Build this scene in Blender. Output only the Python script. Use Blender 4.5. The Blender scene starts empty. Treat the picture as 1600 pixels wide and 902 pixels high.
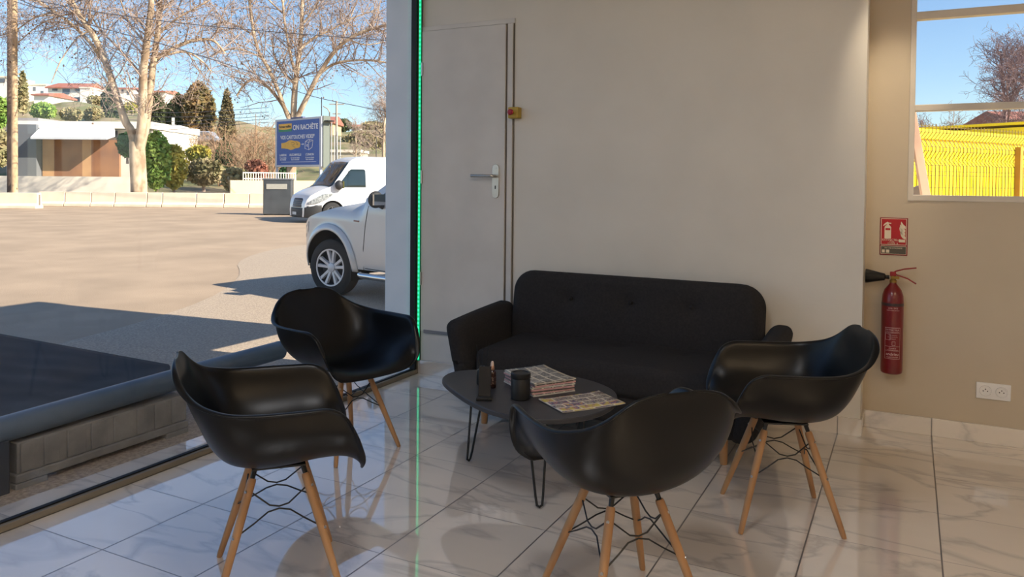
import bpy, bmesh, math, random
from mathutils import Vector, Matrix, Euler
sc = bpy.context.scene
COL = sc.collection
PI = math.pi
rnd = random.Random(7)

# ------------------------------------------------------------------ camera
CAM = Vector((3.024, -4.503, 1.348))
YAW, PITCH, ROLL, FPX, PPY = -0.47306, -0.02416, 0.008695, 1214.934, 311.18
fwd = Vector((math.sin(YAW)*math.cos(PITCH), math.cos(YAW)*math.cos(PITCH), math.sin(PITCH)))
r0 = Vector((math.cos(YAW), -math.sin(YAW), 0)); u0 = r0.cross(fwd)
rgt = r0*math.cos(ROLL)+u0*math.sin(ROLL); upv = u0*math.cos(ROLL)-r0*math.sin(ROLL)
cd = bpy.data.cameras.new('camera'); cam = bpy.data.objects.new('camera', cd); COL.objects.link(cam)
cam.matrix_world = Matrix(((rgt.x, upv.x, -fwd.x, CAM.x), (rgt.y, upv.y, -fwd.y, CAM.y), (rgt.z, upv.z, -fwd.z, CAM.z), (0, 0, 0, 1)))
cd.sensor_width = 36; cd.lens = FPX*36/1600; cd.shift_y = -(451-PPY)/1600
cd.clip_end = 2000; sc.camera = cam
# ------------------------------------------------------------------ sky, sun, exposure
SUN_EL, SUN_AZ = math.radians(31), math.radians(5)      # the sun stands over +X
w = bpy.data.worlds.new('sky'); sc.world = w; w.use_nodes = True
nt = w.node_tree; bg = nt.nodes['Background']
sk = nt.nodes.new('ShaderNodeTexSky'); sk.sky_type = 'NISHITA'; sk.sun_disc = False
sk.sun_elevation = SUN_EL; sk.sun_rotation = PI/2-SUN_AZ; sk.altitude = 100; sk.air_density = 1.0; sk.dust_density = 0.25; sk.ozone_density = 4.0
nt.links.new(sk.outputs[0], bg.inputs[0]); bg.inputs[1].default_value = 0.19
sd = bpy.data.lights.new('sun', 'SUN'); so = bpy.data.objects.new('sun', sd); COL.objects.link(so)
sd.energy = 10.0; sd.angle = math.radians(0.6); sd.color = (1, .90, .74)
sdir = Vector((math.cos(SUN_EL)*math.cos(SUN_AZ), math.cos(SUN_EL)*math.sin(SUN_AZ), math.sin(SUN_EL)))
so.rotation_euler = sdir.to_track_quat('Z', 'Y').to_euler(); so.location = (6, 1, 8)
sc.view_settings.view_transform = 'Standard'; sc.view_settings.look = 'None'
sc.view_settings.gamma = 1; sc.view_settings.use_curve_mapping = False
sc.view_settings.exposure = 0.0
sc.cycles.max_bounces = 10; sc.cycles.transparent_max_bounces = 16
sc.cycles.sample_clamp_indirect = 6
CEIL_W, CEIL_C = 19.0, 21.0       # strength of the warm and the added neutral ceiling panels

# ------------------------------------------------------------------ helpers
def ray(px, py): return fwd+rgt*((px-800)/FPX)+upv*((PPY-py)/FPX)
def at_z(px, py, z):
    q = ray(px, py); return CAM+q*((z-CAM.z)/q.z)
def at_y(px, py, y):
    q = ray(px, py); return CAM+q*((y-CAM.y)/q.y)
def at_d(px, py, d): return CAM+ray(px, py)*d
GZ = -0.05
def gnd(px, d, z=GZ):          # the ground point below the ray of a column at a distance
    p = at_d(px, 280, d); return Vector((p.x, p.y, z))

def tag(o, label=None, cat=None, group=None, kind=None):
    if label: o['label'] = label
    if cat: o['category'] = cat
    if group: o['group'] = group
    if kind: o['kind'] = kind
    return o
def thing(name, label, cat, loc=(0, 0, 0), rz=0, group=None):
    o = bpy.data.objects.new(name, None); COL.objects.link(o); o.empty_display_size = .1
    o.location = loc; o.rotation_euler = (0, 0, rz)
    return tag(o, label, cat, group)
def copy_tree(o, parent=None):
    c = o.copy(); COL.objects.link(c)
    if parent: c.parent = parent
    for ch in list(o.children): copy_tree(ch, c)
    return c

class MB:
    def __init__(s): s.v = []; s.f = []; s.m = []; s.mi = 0
    def add(s, vs, fs):
        b = len(s.v); s.v += [tuple(x) for x in vs]; s.f += [tuple(i+b for i in f) for f in fs]; s.m += [s.mi]*len(fs); return s
    def box(s, c, size, R=None):
        c = Vector(c); vs = []
        for x in (-.5, .5):
            for y in (-.5, .5):
                for z in (-.5, .5):
                    q = Vector((x*size[0], y*size[1], z*size[2]))
                    if R: q = R @ q
                    vs.append(c+q)
        return s.add(vs, [(0, 1, 3, 2), (4, 6, 7, 5), (0, 4, 5, 1), (2, 3, 7, 6), (0, 2, 6, 4), (1, 5, 7, 3)])
    def b2(s, a, b): return s.box([(a[i]+b[i])/2 for i in range(3)], [abs(b[i]-a[i]) for i in range(3)])
    def tube(s, pts, rad, n=8, caps=True):
        pts = [Vector(p) for p in pts]
        if not hasattr(rad, '__len__'): rad = [rad]*len(pts)
        T0 = (pts[1]-pts[0]).normalized(); N = T0.orthogonal().normalized(); vs = []
        for i, p in enumerate(pts):
            t = (pts[min(i+1, len(pts)-1)]-pts[max(i-1, 0)]).normalized()
            N = (N-t*N.dot(t))
            N = N.normalized() if N.length > 1e-6 else t.orthogonal().normalized()
            B = t.cross(N)
            for k in range(n):
                a = 2*PI*k/n; vs.append(p+(N*math.cos(a)+B*math.sin(a))*rad[i])
        fs = []
        for i in range(len(pts)-1):
            for k in range(n):
                k2 = (k+1) % n; fs.append((i*n+k, i*n+k2, (i+1)*n+k2, (i+1)*n+k))
        if caps:
            fs.append(tuple(range(n-1, -1, -1))); L = (len(pts)-1)*n; fs.append(tuple(L+k for k in range(n)))
        return s.add(vs, fs)
    def lathe(s, prof, n=24, M=None, caps=True):      # prof: (radius, height) up the local z axis
        vs = []
        for r, z in prof:
            for k in range(n):
                a = 2*PI*k/n; q = Vector((r*math.cos(a), r*math.sin(a), z)); vs.append(M @ q if M else q)
        fs = []
        for i in range(len(prof)-1):
            for k in range(n):
                k2 = (k+1) % n; fs.append((i*n+k, i*n+k2, (i+1)*n+k2, (i+1)*n+k))
        if caps:
            if prof[0][0] > 1e-5: fs.append(tuple(range(n-1, -1, -1)))
            if prof[-1][0] > 1e-5: fs.append(tuple((len(prof)-1)*n+k for k in range(n)))
        return s.add(vs, fs)
    def prism(s, poly, fn, t0, t1):                   # fn(u, v, t) -> point; poly counterclockwise in u, v
        n = len(poly)
        vs = [fn(a, b, t0) for a, b in poly]+[fn(a, b, t1) for a, b in poly]
        return s.add(vs, [tuple(range(n-1, -1, -1)), tuple(range(n, 2*n))]+[(i, (i+1) % n, n+(i+1) % n, n+i) for i in range(n)])
    def grid(s, fn, nu, nv, closed=False):
        vs = [fn(i/nu, j/nv) for i in range(nu+1) for j in range(nv+1)]
        return s.add(vs, [(i*(nv+1)+j, (i+1)*(nv+1)+j, (i+1)*(nv+1)+j+1, i*(nv+1)+j+1) for i in range(nu) for j in range(nv)])
    def ball(s, c, r, n=8, m=6, sz=1.0):
        c = Vector(c); vs = [c+Vector((0, 0, -r*sz))]
        for i in range(1, m):
            a = PI*i/m-PI/2
            for k in range(n): vs.append(c+Vector((r*math.cos(a)*math.cos(2*PI*k/n), r*math.cos(a)*math.sin(2*PI*k/n), r*sz*math.sin(a))))
        vs.append(c+Vector((0, 0, r*sz))); fs = [(0, 1+(k+1) % n, 1+k) for k in range(n)]
        for i in range(m-2):
            for k in range(n): a = 1+i*n; k2 = (k+1) % n; fs.append((a+k, a+k2, a+n+k2, a+n+k))
        L = len(vs)-1; a = 1+(m-2)*n; fs += [(a+k, a+(k+1) % n, L) for k in range(n)]
        return s.add(vs, fs)
    def build(s, name, mats, parent=None, smooth=35, bevel=0, seg=2, rel=False, solid=0, sub=0, fix=False):
        me = bpy.data.meshes.new(name)
        off = Vector(parent.matrix_basis.translation) if (rel and parent) else Vector((0, 0, 0))
        if rel and parent and parent.parent: off = off+Vector(parent.parent.matrix_basis.translation)
        me.from_pydata([tuple(Vector(v)-off) for v in s.v], [], s.f)
        if not isinstance(mats, (list, tuple)): mats = [mats]
        for m in mats: me.materials.append(m)
        if len(mats) > 1: me.polygons.foreach_set('material_index', s.m)
        if fix:
            bm = bmesh.new(); bm.from_mesh(me); bmesh.ops.recalc_face_normals(bm, faces=bm.faces); bm.to_mesh(me); bm.free()
        if smooth:
            me.polygons.foreach_set('use_smooth', [True]*len(me.polygons))
            me.set_sharp_from_angle(angle=math.radians(smooth))
        me.update()
        o = bpy.data.objects.new(name, me); COL.objects.link(o)
        if parent: o.parent = parent
        if solid:
            md = o.modifiers.new('solid', 'SOLIDIFY'); md.thickness = solid; md.offset = 0
        if sub:
            md = o.modifiers.new('sub', 'SUBSURF'); md.levels = sub; md.render_levels = sub
        if bevel:
            md = o.modifiers.new('bevel', 'BEVEL'); md.width = bevel; md.segments = seg; md.limit_method = 'ANGLE'; md.angle_limit = math.radians(40)
            md.harden_normals = False
        return o

def srgb(r, g, b):
    f = lambda c: (c/255/12.92 if c/255 <= .04045 else ((c/255+.055)/1.055)**2.4)
    return (f(r), f(g), f(b), 1)
def mat(name, col, rough=.6, metal=0, col2=None, scale=8, detail=4, bump=0, bscale=None, spec=.5, coat=0, stretch=None, emit=0, lo=.35, hi=.65):
    m = bpy.data.materials.new(name); m.use_nodes = True; t = m.node_tree; N, L = t.nodes, t.links
    b = N['Principled BSDF']; b.inputs['Roughness'].default_value = rough; b.inputs['Metallic'].default_value = metal
    b.inputs['Specular IOR Level'].default_value = spec; b.inputs['Coat Weight'].default_value = coat; b.inputs['Coat Roughness'].default_value = .06
    c = srgb(*col); b.inputs['Base Color'].default_value = c
    tc = N.new('ShaderNodeTexCoord'); mp = N.new('ShaderNodeMapping'); L.new(tc.outputs['Object'], mp.inputs[0])
    if stretch: mp.inputs['Scale'].default_value = stretch
    if col2 is None: col2 = tuple(min(255, x*.94+3) for x in col)
    n = N.new('ShaderNodeTexNoise'); n.inputs['Scale'].default_value = scale; n.inputs['Detail'].default_value = detail; L.new(mp.outputs[0], n.inputs[0])
    r = N.new('ShaderNodeValToRGB'); r.color_ramp.elements[0].color = c; r.color_ramp.elements[1].color = srgb(*col2)
    r.color_ramp.elements[0].position = lo; r.color_ramp.elements[1].position = hi
    L.new(n.outputs[0], r.inputs[0]); L.new(r.outputs[0], b.inputs['Base Color'])
    if emit:
        b.inputs['Emission Color'].default_value = c; b.inputs['Emission Strength'].default_value = emit
    if bump:
        n2 = N.new('ShaderNodeTexNoise'); n2.inputs['Scale'].default_value = bscale or scale*4; n2.inputs['Detail'].default_value = 3; L.new(mp.outputs[0], n2.inputs[0])
        bp = N.new('ShaderNodeBump'); bp.inputs['Strength'].default_value = bump; bp.inputs['Distance'].default_value = .01
        L.new(n2.outputs[0], bp.inputs['Height']); L.new(bp.outputs[0], b.inputs['Normal'])
    return m
def glass(name, tint=(1, 1, 1, 1), ior=1.45, extra=0.0):
    m = bpy.data.materials.new(name); m.use_nodes = True; t = m.node_tree; N, L = t.nodes, t.links
    N.remove(N['Principled BSDF']); o = N['Material Output']
    tr = N.new('ShaderNodeBsdfTransparent'); tr.inputs[0].default_value = tint
    gl = N.new('ShaderNodeBsdfGlossy'); gl.inputs['Roughness'].default_value = .01
    lw = N.new('ShaderNodeLayerWeight'); lw.inputs[0].default_value = .5
    pw = N.new('ShaderNodeMath'); pw.operation = 'POWER'; L.new(lw.outputs['Facing'], pw.inputs[0]); pw.inputs[1].default_value = 5
    ad = N.new('ShaderNodeMath'); ad.operation = 'MULTIPLY_ADD'; L.new(pw.outputs[0], ad.inputs[0]); ad.inputs[1].default_value = .9; ad.inputs[2].default_value = .025+extra*.08
    mx = N.new('ShaderNodeMixShader'); L.new(ad.outputs[0], mx.inputs[0]); L.new(tr.outputs[0], mx.inputs[1]); L.new(gl.outputs[0], mx.inputs[2]); L.new(mx.outputs[0], o.inputs[0])
    return m
def marble(name, grout=True, wall=False):
    m = bpy.data.materials.new(name); m.use_nodes = True; t = m.node_tree; N, L = t.nodes, t.links
    b = N['Principled BSDF']; b.inputs['Roughness'].default_value = .05; b.inputs['IOR'].default_value = 3.2
    tc = N.new('ShaderNodeTexCoord'); sx = N.new('ShaderNodeSeparateXYZ'); L.new(tc.outputs['Object'], sx.inputs[0])
    def mth(op, a, c=None):
        n = N.new('ShaderNodeMath'); n.operation = op
        for i, q in enumerate((a, c)):
            if q is None: continue
            if isinstance(q, (int, float)): n.inputs[i].default_value = q
            else: L.new(q, n.inputs[i])
        return n.outputs[0]
    fx = mth('DIVIDE', sx.outputs[0], .45); fy = mth('DIVIDE', sx.outputs[1], .45)
    ix, iy = mth('FLOOR', fx), mth('FLOOR', fy)
    def edge(f, wd):
        d = mth('ABSOLUTE', mth('SUBTRACT', mth('FRACT', mth('ADD', f, .5)), .5)); return mth('LESS_THAN', d, wd)
    cb = N.new('ShaderNodeCombineXYZ'); L.new(ix, cb.inputs[0]); L.new(iy, cb.inputs[1])
    wn = N.new('ShaderNodeTexWhiteNoise'); wn.noise_dimensions = '3D'; L.new(cb.outputs[0], wn.inputs[0])
    sc_ = N.new('ShaderNodeVectorMath'); sc_.operation = 'SCALE'; sc_.inputs['Scale'].default_value = 7; L.new(wn.outputs['Color'], sc_.inputs[0])
    av = N.new('ShaderNodeVectorMath'); av.operation = 'ADD'; L.new(tc.outputs['Object'], av.inputs[0]); L.new(sc_.outputs[0], av.inputs[1])
    mp = N.new('ShaderNodeMapping'); mp.inputs['Rotation'].default_value = (0, 0, .55); mp.inputs['Scale'].default_value = (.8, 1.9, 1.2); L.new(av.outputs[0], mp.inputs[0])
    n1 = N.new('ShaderNodeTexNoise'); n1.inputs['Scale'].default_value = 1.25; n1.inputs['Detail'].default_value = 6; n1.inputs['Distortion'].default_value = 1.1; L.new(mp.outputs[0], n1.inputs[0])
    v = mth('ABSOLUTE', mth('SUBTRACT', n1.outputs[0], .5))
    rp = N.new('ShaderNodeValToRGB'); e = rp.color_ramp.elements; e[0].position = 0; e[0].color = srgb(200, 192, 184); e[1].position = .04; e[1].color = srgb(226, 217, 206)
    q = e.new(.018); q.color = srgb(214, 206, 197)
    L.new(v, rp.inputs[0])
    n2 = N.new('ShaderNodeTexNoise'); n2.inputs['Scale'].default_value = 2.2; n2.inputs['Detail'].default_value = 3; L.new(mp.outputs[0], n2.inputs[0])
    mx = N.new('ShaderNodeMix'); mx.data_type = 'RGBA'; mx.blend_type = 'MULTIPLY'; mx.inputs[0].default_value = .5
    r2 = N.new('ShaderNodeValToRGB'); r2.color_ramp.elements[0].position = .35; r2.color_ramp.elements[0].color = (.90, .89, .89, 1); r2.color_ramp.elements[1].position = .6; r2.color_ramp.elements[1].color = (1, 1, 1, 1)
    L.new(n2.outputs[0], r2.inputs[0]); L.new(rp.outputs[0], mx.inputs[6]); L.new(r2.outputs[0], mx.inputs[7])
    g = edge(fx, .0062)
    if not wall: g = mth('MAXIMUM', g, edge(fy, .0042))
    m2 = N.new('ShaderNodeMix'); m2.data_type = 'RGBA'; L.new(g, m2.inputs[0]); L.new(mx.outputs[2], m2.inputs[6]); m2.inputs[7].default_value = srgb(66, 55, 47)
    L.new(m2.outputs[2], b.inputs['Base Color'])
    L.new(mth('ADD', mth('MULTIPLY', g, .5), .035), b.inputs['Roughness'])
    n3 = N.new('ShaderNodeTexNoise'); n3.inputs['Scale'].default_value = 3.0; n3.inputs['Detail'].default_value = 2; L.new(tc.outputs['Object'], n3.inputs[0])
    bp = N.new('ShaderNodeBump'); bp.inputs['Strength'].default_value = .12; bp.inputs['Distance'].default_value = .004; L.new(n3.outputs[0], bp.inputs['Height']); L.new(bp.outputs[0], b.inputs['Normal'])
    return m
def lamp_mat(name, col, s):
    m = bpy.data.materials.new(name); m.use_nodes = True; b = m.node_tree.nodes['Principled BSDF']
    b.inputs['Base Color'].default_value = srgb(*col); b.inputs['Emission Color'].default_value = srgb(*col); b.inputs['Emission Strength'].default_value = s
    return m

M = {}
M['wall'] = mat('wall_paint', (216, 211, 202), .55, col2=(210, 205, 196), scale=2, bump=.05, bscale=60)
M['ceil'] = mat('ceiling_paint', (225, 222, 215), .8)
M['door'] = mat('door_paint', (212, 208, 203), .45, scale=3)
M['tile'] = marble('marble_tile'); M['skirt'] = marble('marble_skirting', wall=True)
M['black_plastic'] = mat('matt_black_plastic', (9, 9, 10), .34, spec=.28)
M['wood'] = mat('beech_wood', (178, 136, 94), .5, col2=(156, 114, 76), scale=14, stretch=(1, 1, .12))
M['wire'] = mat('black_wire', (16, 16, 17), .4)
M['steel'] = mat('brushed_steel', (190, 188, 184), .3, 1)
M['sofa'] = mat('charcoal_fabric', (50, 49, 50), .95, col2=(44, 43, 45), scale=90, bump=.35, bscale=420, spec=.15)
M['table'] = mat('dark_grey_laminate', (58, 58, 62), .42, col2=(54, 54, 57), scale=12, spec=.35)
M['table_edge'] = mat('table_edge', (90, 90, 92), .4)
M['frame_white'] = mat('white_frame', (214, 205, 192), .5)
M['gold'] = mat('champagne_aluminium', (150, 138, 118), .45, .5)
M['black'] = mat('black_rubber', (14, 14, 15), .6)
M['asphalt'] = mat('asphalt', (178, 156, 132), .9, col2=(160, 140, 118), scale=.8, detail=8, bump=.5, bscale=60)
M['asphalt_near'] = mat('asphalt_gravel', (192, 174, 152), .9, col2=(156, 140, 124), scale=60, detail=6, bump=.6, bscale=120)
M['concrete'] = mat('precast_concrete', (150, 148, 144), .9, col2=(124, 122, 120), scale=6, detail=8, bump=.4, bscale=60)
M['concrete_lt'] = mat('pale_concrete', (236, 218, 194), .9, col2=(220, 202, 178), scale=1.5, bump=.2)
M['tubegrey'] = mat('grey_tube', (92, 108, 124), .4, col2=(80, 96, 112), scale=5)
M['sheet_dark'] = mat('shade_sheet_dark', (34, 36, 40), .75, col2=(46, 48, 52), scale=3, stretch=(.3, 1.6, 1), spec=.2)
M['pillar'] = mat('pillar_render', (226, 232, 238), .7, col2=(216, 224, 231), scale=4, bump=.1)
M['glass'] = glass('pane_glass'); M['carglass'] = glass('car_glass', (.35, .42, .42, 1), 1.5, .6)
M['led'] = lamp_mat('green_led', (14, 190, 128), 1.0)

# ------------------------------------------------------------------ room shell
def struct(o): o['kind'] = 'structure'; return o
RY = .21                                    # plane of the set-back wall
b = MB().b2((0, -7.2, -.12), (6.2, RY+.1, 0)); struct(b.build('floor', M['tile'], smooth=0))
b = MB().b2((-.3, -7.4, 3.0), (6.4, .30, 3.15)).b2((-.3, .30, 3.0), (2.9, 1.25, 3.15)); struct(b.build('ceiling', M['ceil'], smooth=0))
b = MB()                                    # the thick wall block with the room behind the door
b.b2((-.02, 0, -.05), (2.81, .10, 3.0)); struct(b.build('wall_back', M['wall'], smooth=0))
b = MB(); b.b2((2.71, .10, -.05), (2.81, .30, 3.0)); b.b2((2.71, 1.12, -.05), (2.81, 1.22, 3.0)); b.b2((2.71, .30, -.05), (2.81, 1.12, 1.7)); b.b2((2.71, .30, 2.97), (2.81, 1.12, 3.0)); b.b2((-.02, 1.12, -.05), (2.71, 1.22, 3.0))  # east opening added to let sun through onto the asphalt
struct(b.build('wall_side_room', M['wall'], smooth=0))
b = MB(); WX0, WX1, WZ0, WZ1 = 3.013, 4.9, 1.256, 2.75
b.b2((2.81, RY, -.05), (WX0, RY+.08, 3.0)); b.b2((WX1, RY, -.05), (6.3, RY+.08, 3.0))
b.b2((WX0, RY, -.05), (WX1, RY+.08, WZ0)); b.b2((WX0, RY, WZ1), (WX1, RY+.08, 3.0))
struct(b.build('wall_back_recess', mat('recess_wall_paint', (198, 184, 162), .55, col2=(192, 178, 156), scale=2, bump=.05, bscale=60), smooth=0))  # darker, warmer copy of the main wall paint
b = MB().b2((6.2, -7.4, -.05), (6.3, RY, 3.0)); struct(b.build('wall_right', M['wall'], smooth=0))
b = MB().b2((-.02, -7.4, -.05), (6.2, -7.2, 3.0)); struct(b.build('wall_rear', M['wall'], smooth=0))
b = MB().b2((-.27, -.03, -.05), (-.02, .105, 3.15)).b2((-.27, .88, -.05), (-.02, 1.22, 3.15)).b2((-.27, .12, -.05), (-.02, .88, .42)).b2((-.27, .11, 1.13), (-.02, .88, 3.15)); struct(b.build('pillar', M['pillar'], bevel=.006, smooth=0))  # opening low in the block added so a sun patch reaches the asphalt
# skirting tiles
b = MB().b2((.0, -.012, 0), (2.82, 0, .095)).b2((2.81, 0, 0), (2.82, RY, .095)); struct(b.build('baseboard_back', M['skirt'], bevel=.002, smooth=0))
b = MB().b2((2.82, RY-.012, 0), (6.2, RY, .095)); struct(b.build('baseboard_back_recess', M['skirt'], bevel=.002, smooth=0))
# street front: floor rail, black gasket, big pane
fr = struct(MB().b2((-.035, -7.2, 0), (.0, -.0, .028)).build('window_1', M['gold'], bevel=.003, smooth=0))
MB().b2((-.040, -7.2, .026), (-.018, -.03, .034)).b2((-.045, -.045, .03), (-.005, -.022, 2.98)).build('window_gasket', M['black'], fr, smooth=0)
MB().b2((-.034, -7.2, .030), (-.026, -.035, 3.0)).build('window_pane', M['glass'], fr, smooth=0)
MB().b2((-.02, -.02, .03), (.004, 0, 3.0)).build('window_jamb', M['gold'], fr, smooth=0)
struct(MB().b2((-.235, -7.4, -.06), (-.036, -.03, .004)).build('trim_1', M['tile'], smooth=0)); bpy.data.objects['trim_1'].location.x = 0
# steel window on the right
b = MB(); t = .03; y0, y1 = RY-.006, RY+.055
for z0, z1 in ((WZ0, WZ0+.032), (1.737, 1.772), (2.227, 2.268), (WZ1-.03, WZ1)): b.b2((WX0, y0, z0), (WX1, y1, z1))
for x in (WX0, 3.72, 4.3, WX1-.03): b.b2((x-.001, y0-.0015, WZ0-.001), (x+.027, y1-.002, WZ1+.001))
w2 = struct(b.build('window_2', M['frame_white'], bevel=.004, smooth=0))
MB().b2((WX0, RY+.040, WZ0), (WX1, RY+.046, WZ1)).build('window_pane', M['glass'], w2, smooth=0)
# door
d = struct(MB().b2((.025, -.018, .30), (.672, 0, 2.362)).build('door_1', M['door'], bevel=.002, smooth=0))
b = MB().b2((.022, -.012, 2.364), (.735, 0, 2.395)).b2((.684, -.012, .095), (.722, 0, 2.364)); b.build('door_frame', M['door'], d, bevel=.002, smooth=0)
MB().b2((.672, -.0065, .30), (.684, 0, 2.364)).b2((.722, -.004, .095), (.732, 0, 2.392)).build('door_gap', mat('shadow_gap', (112, 104, 92), .8), d, smooth=0)
MB().b2((.025, -.012, .097), (.684, 0, .298)).build('door_bottom_panel', M['door'], d, smooth=0)
MB().b2((.055, -.026, .290), (.672, -.016, .312)).build('draught_strip', mat('grey_strip', (120, 122, 130), .5), d, smooth=0)
pl = MB(); R = .025; zc0, zc1 = 1.23+R, 1.452-R; xc = .609
poly = [(xc+R*math.cos(a), zc1+R*math.sin(a)) for a in [PI*i/10 for i in range(11)]]+[(xc+R*math.cos(a), zc0+R*math.sin(a)) for a in [PI+PI*i/10 for i in range(11)]]
pl.prism(poly, lambda a, c, t: Vector((a, -t, c)), .018, .026); hp = pl.build('door_handle', M['steel'], d, smooth=30, bevel=.002)
b = MB().tube([(xc, -.026, 1.375), (xc, -.062, 1.375), (xc-.012, -.070, 1.375), (xc-.16, -.070, 1.375)], .0095, 12); b.build('lever', M['steel'], hp)
b = MB()
for z in (zc0, zc1): b.tube([(xc, -.026, z), (xc, -.028, z)], .008, 10)
b.build('screw', M['steel'], hp); MB().b2((xc-.004, -.0268, 1.29), (xc+.004, -.0258, 1.312)).build('keyhole', M['black'], hp, smooth=0)
b = MB()
for z in (2.06, 1.32, .62): b.b2((.026, -.028, z), (.034, -.017, z+.09))
b.build('hinge', M['steel'], d, smooth=0)
# green LED strip in the corner
t = thing('led_strip', 'glowing green LED light strip running up the corner beside the white door', 'light strip', (.011, -.03, .095))
MB().b2((-.007, .006, 0), (.011, .02, 2.9)).build('channel', mat('led_channel', (20, 70, 50), .5), t, smooth=0)
b = MB()
b.b2((-.005, .002, .002), (.011, .006, 2.9)); b.build('diffuser', M['led'], t, smooth=0)
b = MB()
for i in range(96): b.b2((-.0030, .0005, .012+i*.03), (.0090, .002, .027+i*.03))
b.build('diode', lamp_mat('led_dot', (60, 235, 170), 1.25), t, smooth=0)
# ceiling light panels: warm ones towards the right, unseen neutral ones added to lift the room light
for i, (x, y, warm) in enumerate(((4.8, -3.3, 1), (5.2, -4.8, 1), (2.2, -3.4, 0), (5.2, -6.0, 1), (2.2, -5.8, 0))):
    t = thing('ceiling_light', ('warm' if warm else 'added neutral')+' square light panel set in the white ceiling, '+('nearest the metal window', 'right of the camera', 'above the chairs', 'in the rear right corner', 'in the rear by the glass front')[i], 'ceiling light', (x, y, 2.965))
    MB().b2((-.31, -.31, .0), (.31, .31, .035)).build('frame', M['frame_white'], t, smooth=0)
    MB().b2((-.29, -.29, -.006), (.29, .29, -.001)).build('diffuser', lamp_mat('panel_light', (255, 222, 178) if warm else (250, 250, 252), CEIL_W if warm else CEIL_C), t, smooth=0)
t = thing('added_downlight', 'small round ceiling lamp added for the warm patches on the set-back wall by the fire extinguisher', 'added_downlight', (3.04, -.50, 2.96))  # added lamp, stands in for reflected sun patches on the set-back wall
MB().lathe([(.030, .04), (.045, .0), (.055, -.004), (.056, .002), (.056, .04)], 28).build('rim', M['steel'], t); MB().lathe([(.030, .004), (0, .004)], 20).build('diffuser', lamp_mat('added_spot_disc', (255, 226, 180), 8), t)
ld = bpy.data.lights.new('added_spot', 'SPOT'); lo_ = bpy.data.objects.new('added_spot', ld); COL.objects.link(lo_); lo_.parent = t; lo_.location = (0, 0, -.012); ld.energy = 70; ld.color = (1, .84, .62); ld.spot_size = math.radians(30); ld.spot_blend = 1; ld.shadow_soft_size = .03
lo_.rotation_euler = Vector((.14, -.71, 1.30)).to_track_quat('Z', 'Y').to_euler()
# ------------------------------------------------------------------ chairs
def hermite(T, P, t):
    n = len(T)
    def tang(i):
        if i == 0: return [(P[1][k]-P[0][k])/(T[1]-T[0]) for k in range(len(P[0]))]
        if i == n-1: return [(P[-1][k]-P[-2][k])/(T[-1]-T[-2]) for k in range(len(P[0]))]
        a, c = T[i]-T[i-1], T[i+1]-T[i]
        return [((P[i][k]-P[i-1][k])/a*c+(P[i+1][k]-P[i][k])/c*a)/(a+c) for k in range(len(P[0]))]
    i = 0
    while i < n-2 and t > T[i+1]: i += 1
    h = T[i+1]-T[i]; u = (t-T[i])/h; m0, m1 = tang(i), tang(i+1)
    return [(2*u**3-3*u*u+1)*P[i][k]+(u**3-2*u*u+u)*h*m0[k]+(-2*u**3+3*u*u)*P[i+1][k]+(u**3-u*u)*h*m1[k] for k in range(len(P[0]))]
CT = [0, .05, .12, .25, .38, .48, .56, .64, .74, .85, .95, 1]
CP = [(.287, .424), (.268, .440), (.225, .447), (.12, .441), (0, .428), (-.10, .428), (-.175, .452), (-.225, .51), (-.262, .60), (-.298, .70), (-.322, .78), (-.334, .81)]
RT = [0, .06, .12, .2, .28, .4, .52, .60, .68, .75, .82, .88, .93, .97, 1]
RP = [(.205, .262, .430), (.262, .255, .476), (.285, .236, .555), (.297, .205, .63), (.308, .160, .668), (.318, .06, .674), (.318, -.06, .674), (.308, -.14, .677), (.285, -.20, .688), (.252, -.25, .706), (.215, -.287, .735), (.180, -.312, .768), (.14, -.326, .795), (.09, -.333, .806), (.04, -.336, .811)]
def shell_point(t, s):
    c = hermite(CT, CP, t); C = Vector((0, c[0], c[1])); R = Vector(hermite(RT, RP, t)); d = R-C
    sg = 1 if s >= 0 else -1; s = abs(s)
    if s <= 1:
        P1 = C+Vector((R.x*.7, d.y*.15, 0)); P2 = Vector((R.x*.97, C.y+.6*d.y, C.z+.4*d.z))
        p = (1-s)**3*C+3*(1-s)**2*s*P1+3*(1-s)*s*s*P2+s**3*R
    else:
        tn = Vector(hermite(RT, RP, min(1, t+.01)))-Vector(hermite(RT, RP, max(0, t-.01)))
        n = Vector((-tn.y, tn.x, 0))
        if t < .06: n = Vector((.6, .8, 0))
        n.normalize(); wd = .024*min(1, (1-t)/.14)*min(1, .3+t/.1)
        p = R+n*wd*(.6 if s < 1.5 else 1)+Vector((0, 0, .001 if s < 1.5 else -.004))
    return Vector((sg*p.x, p.y, p.z))
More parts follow.
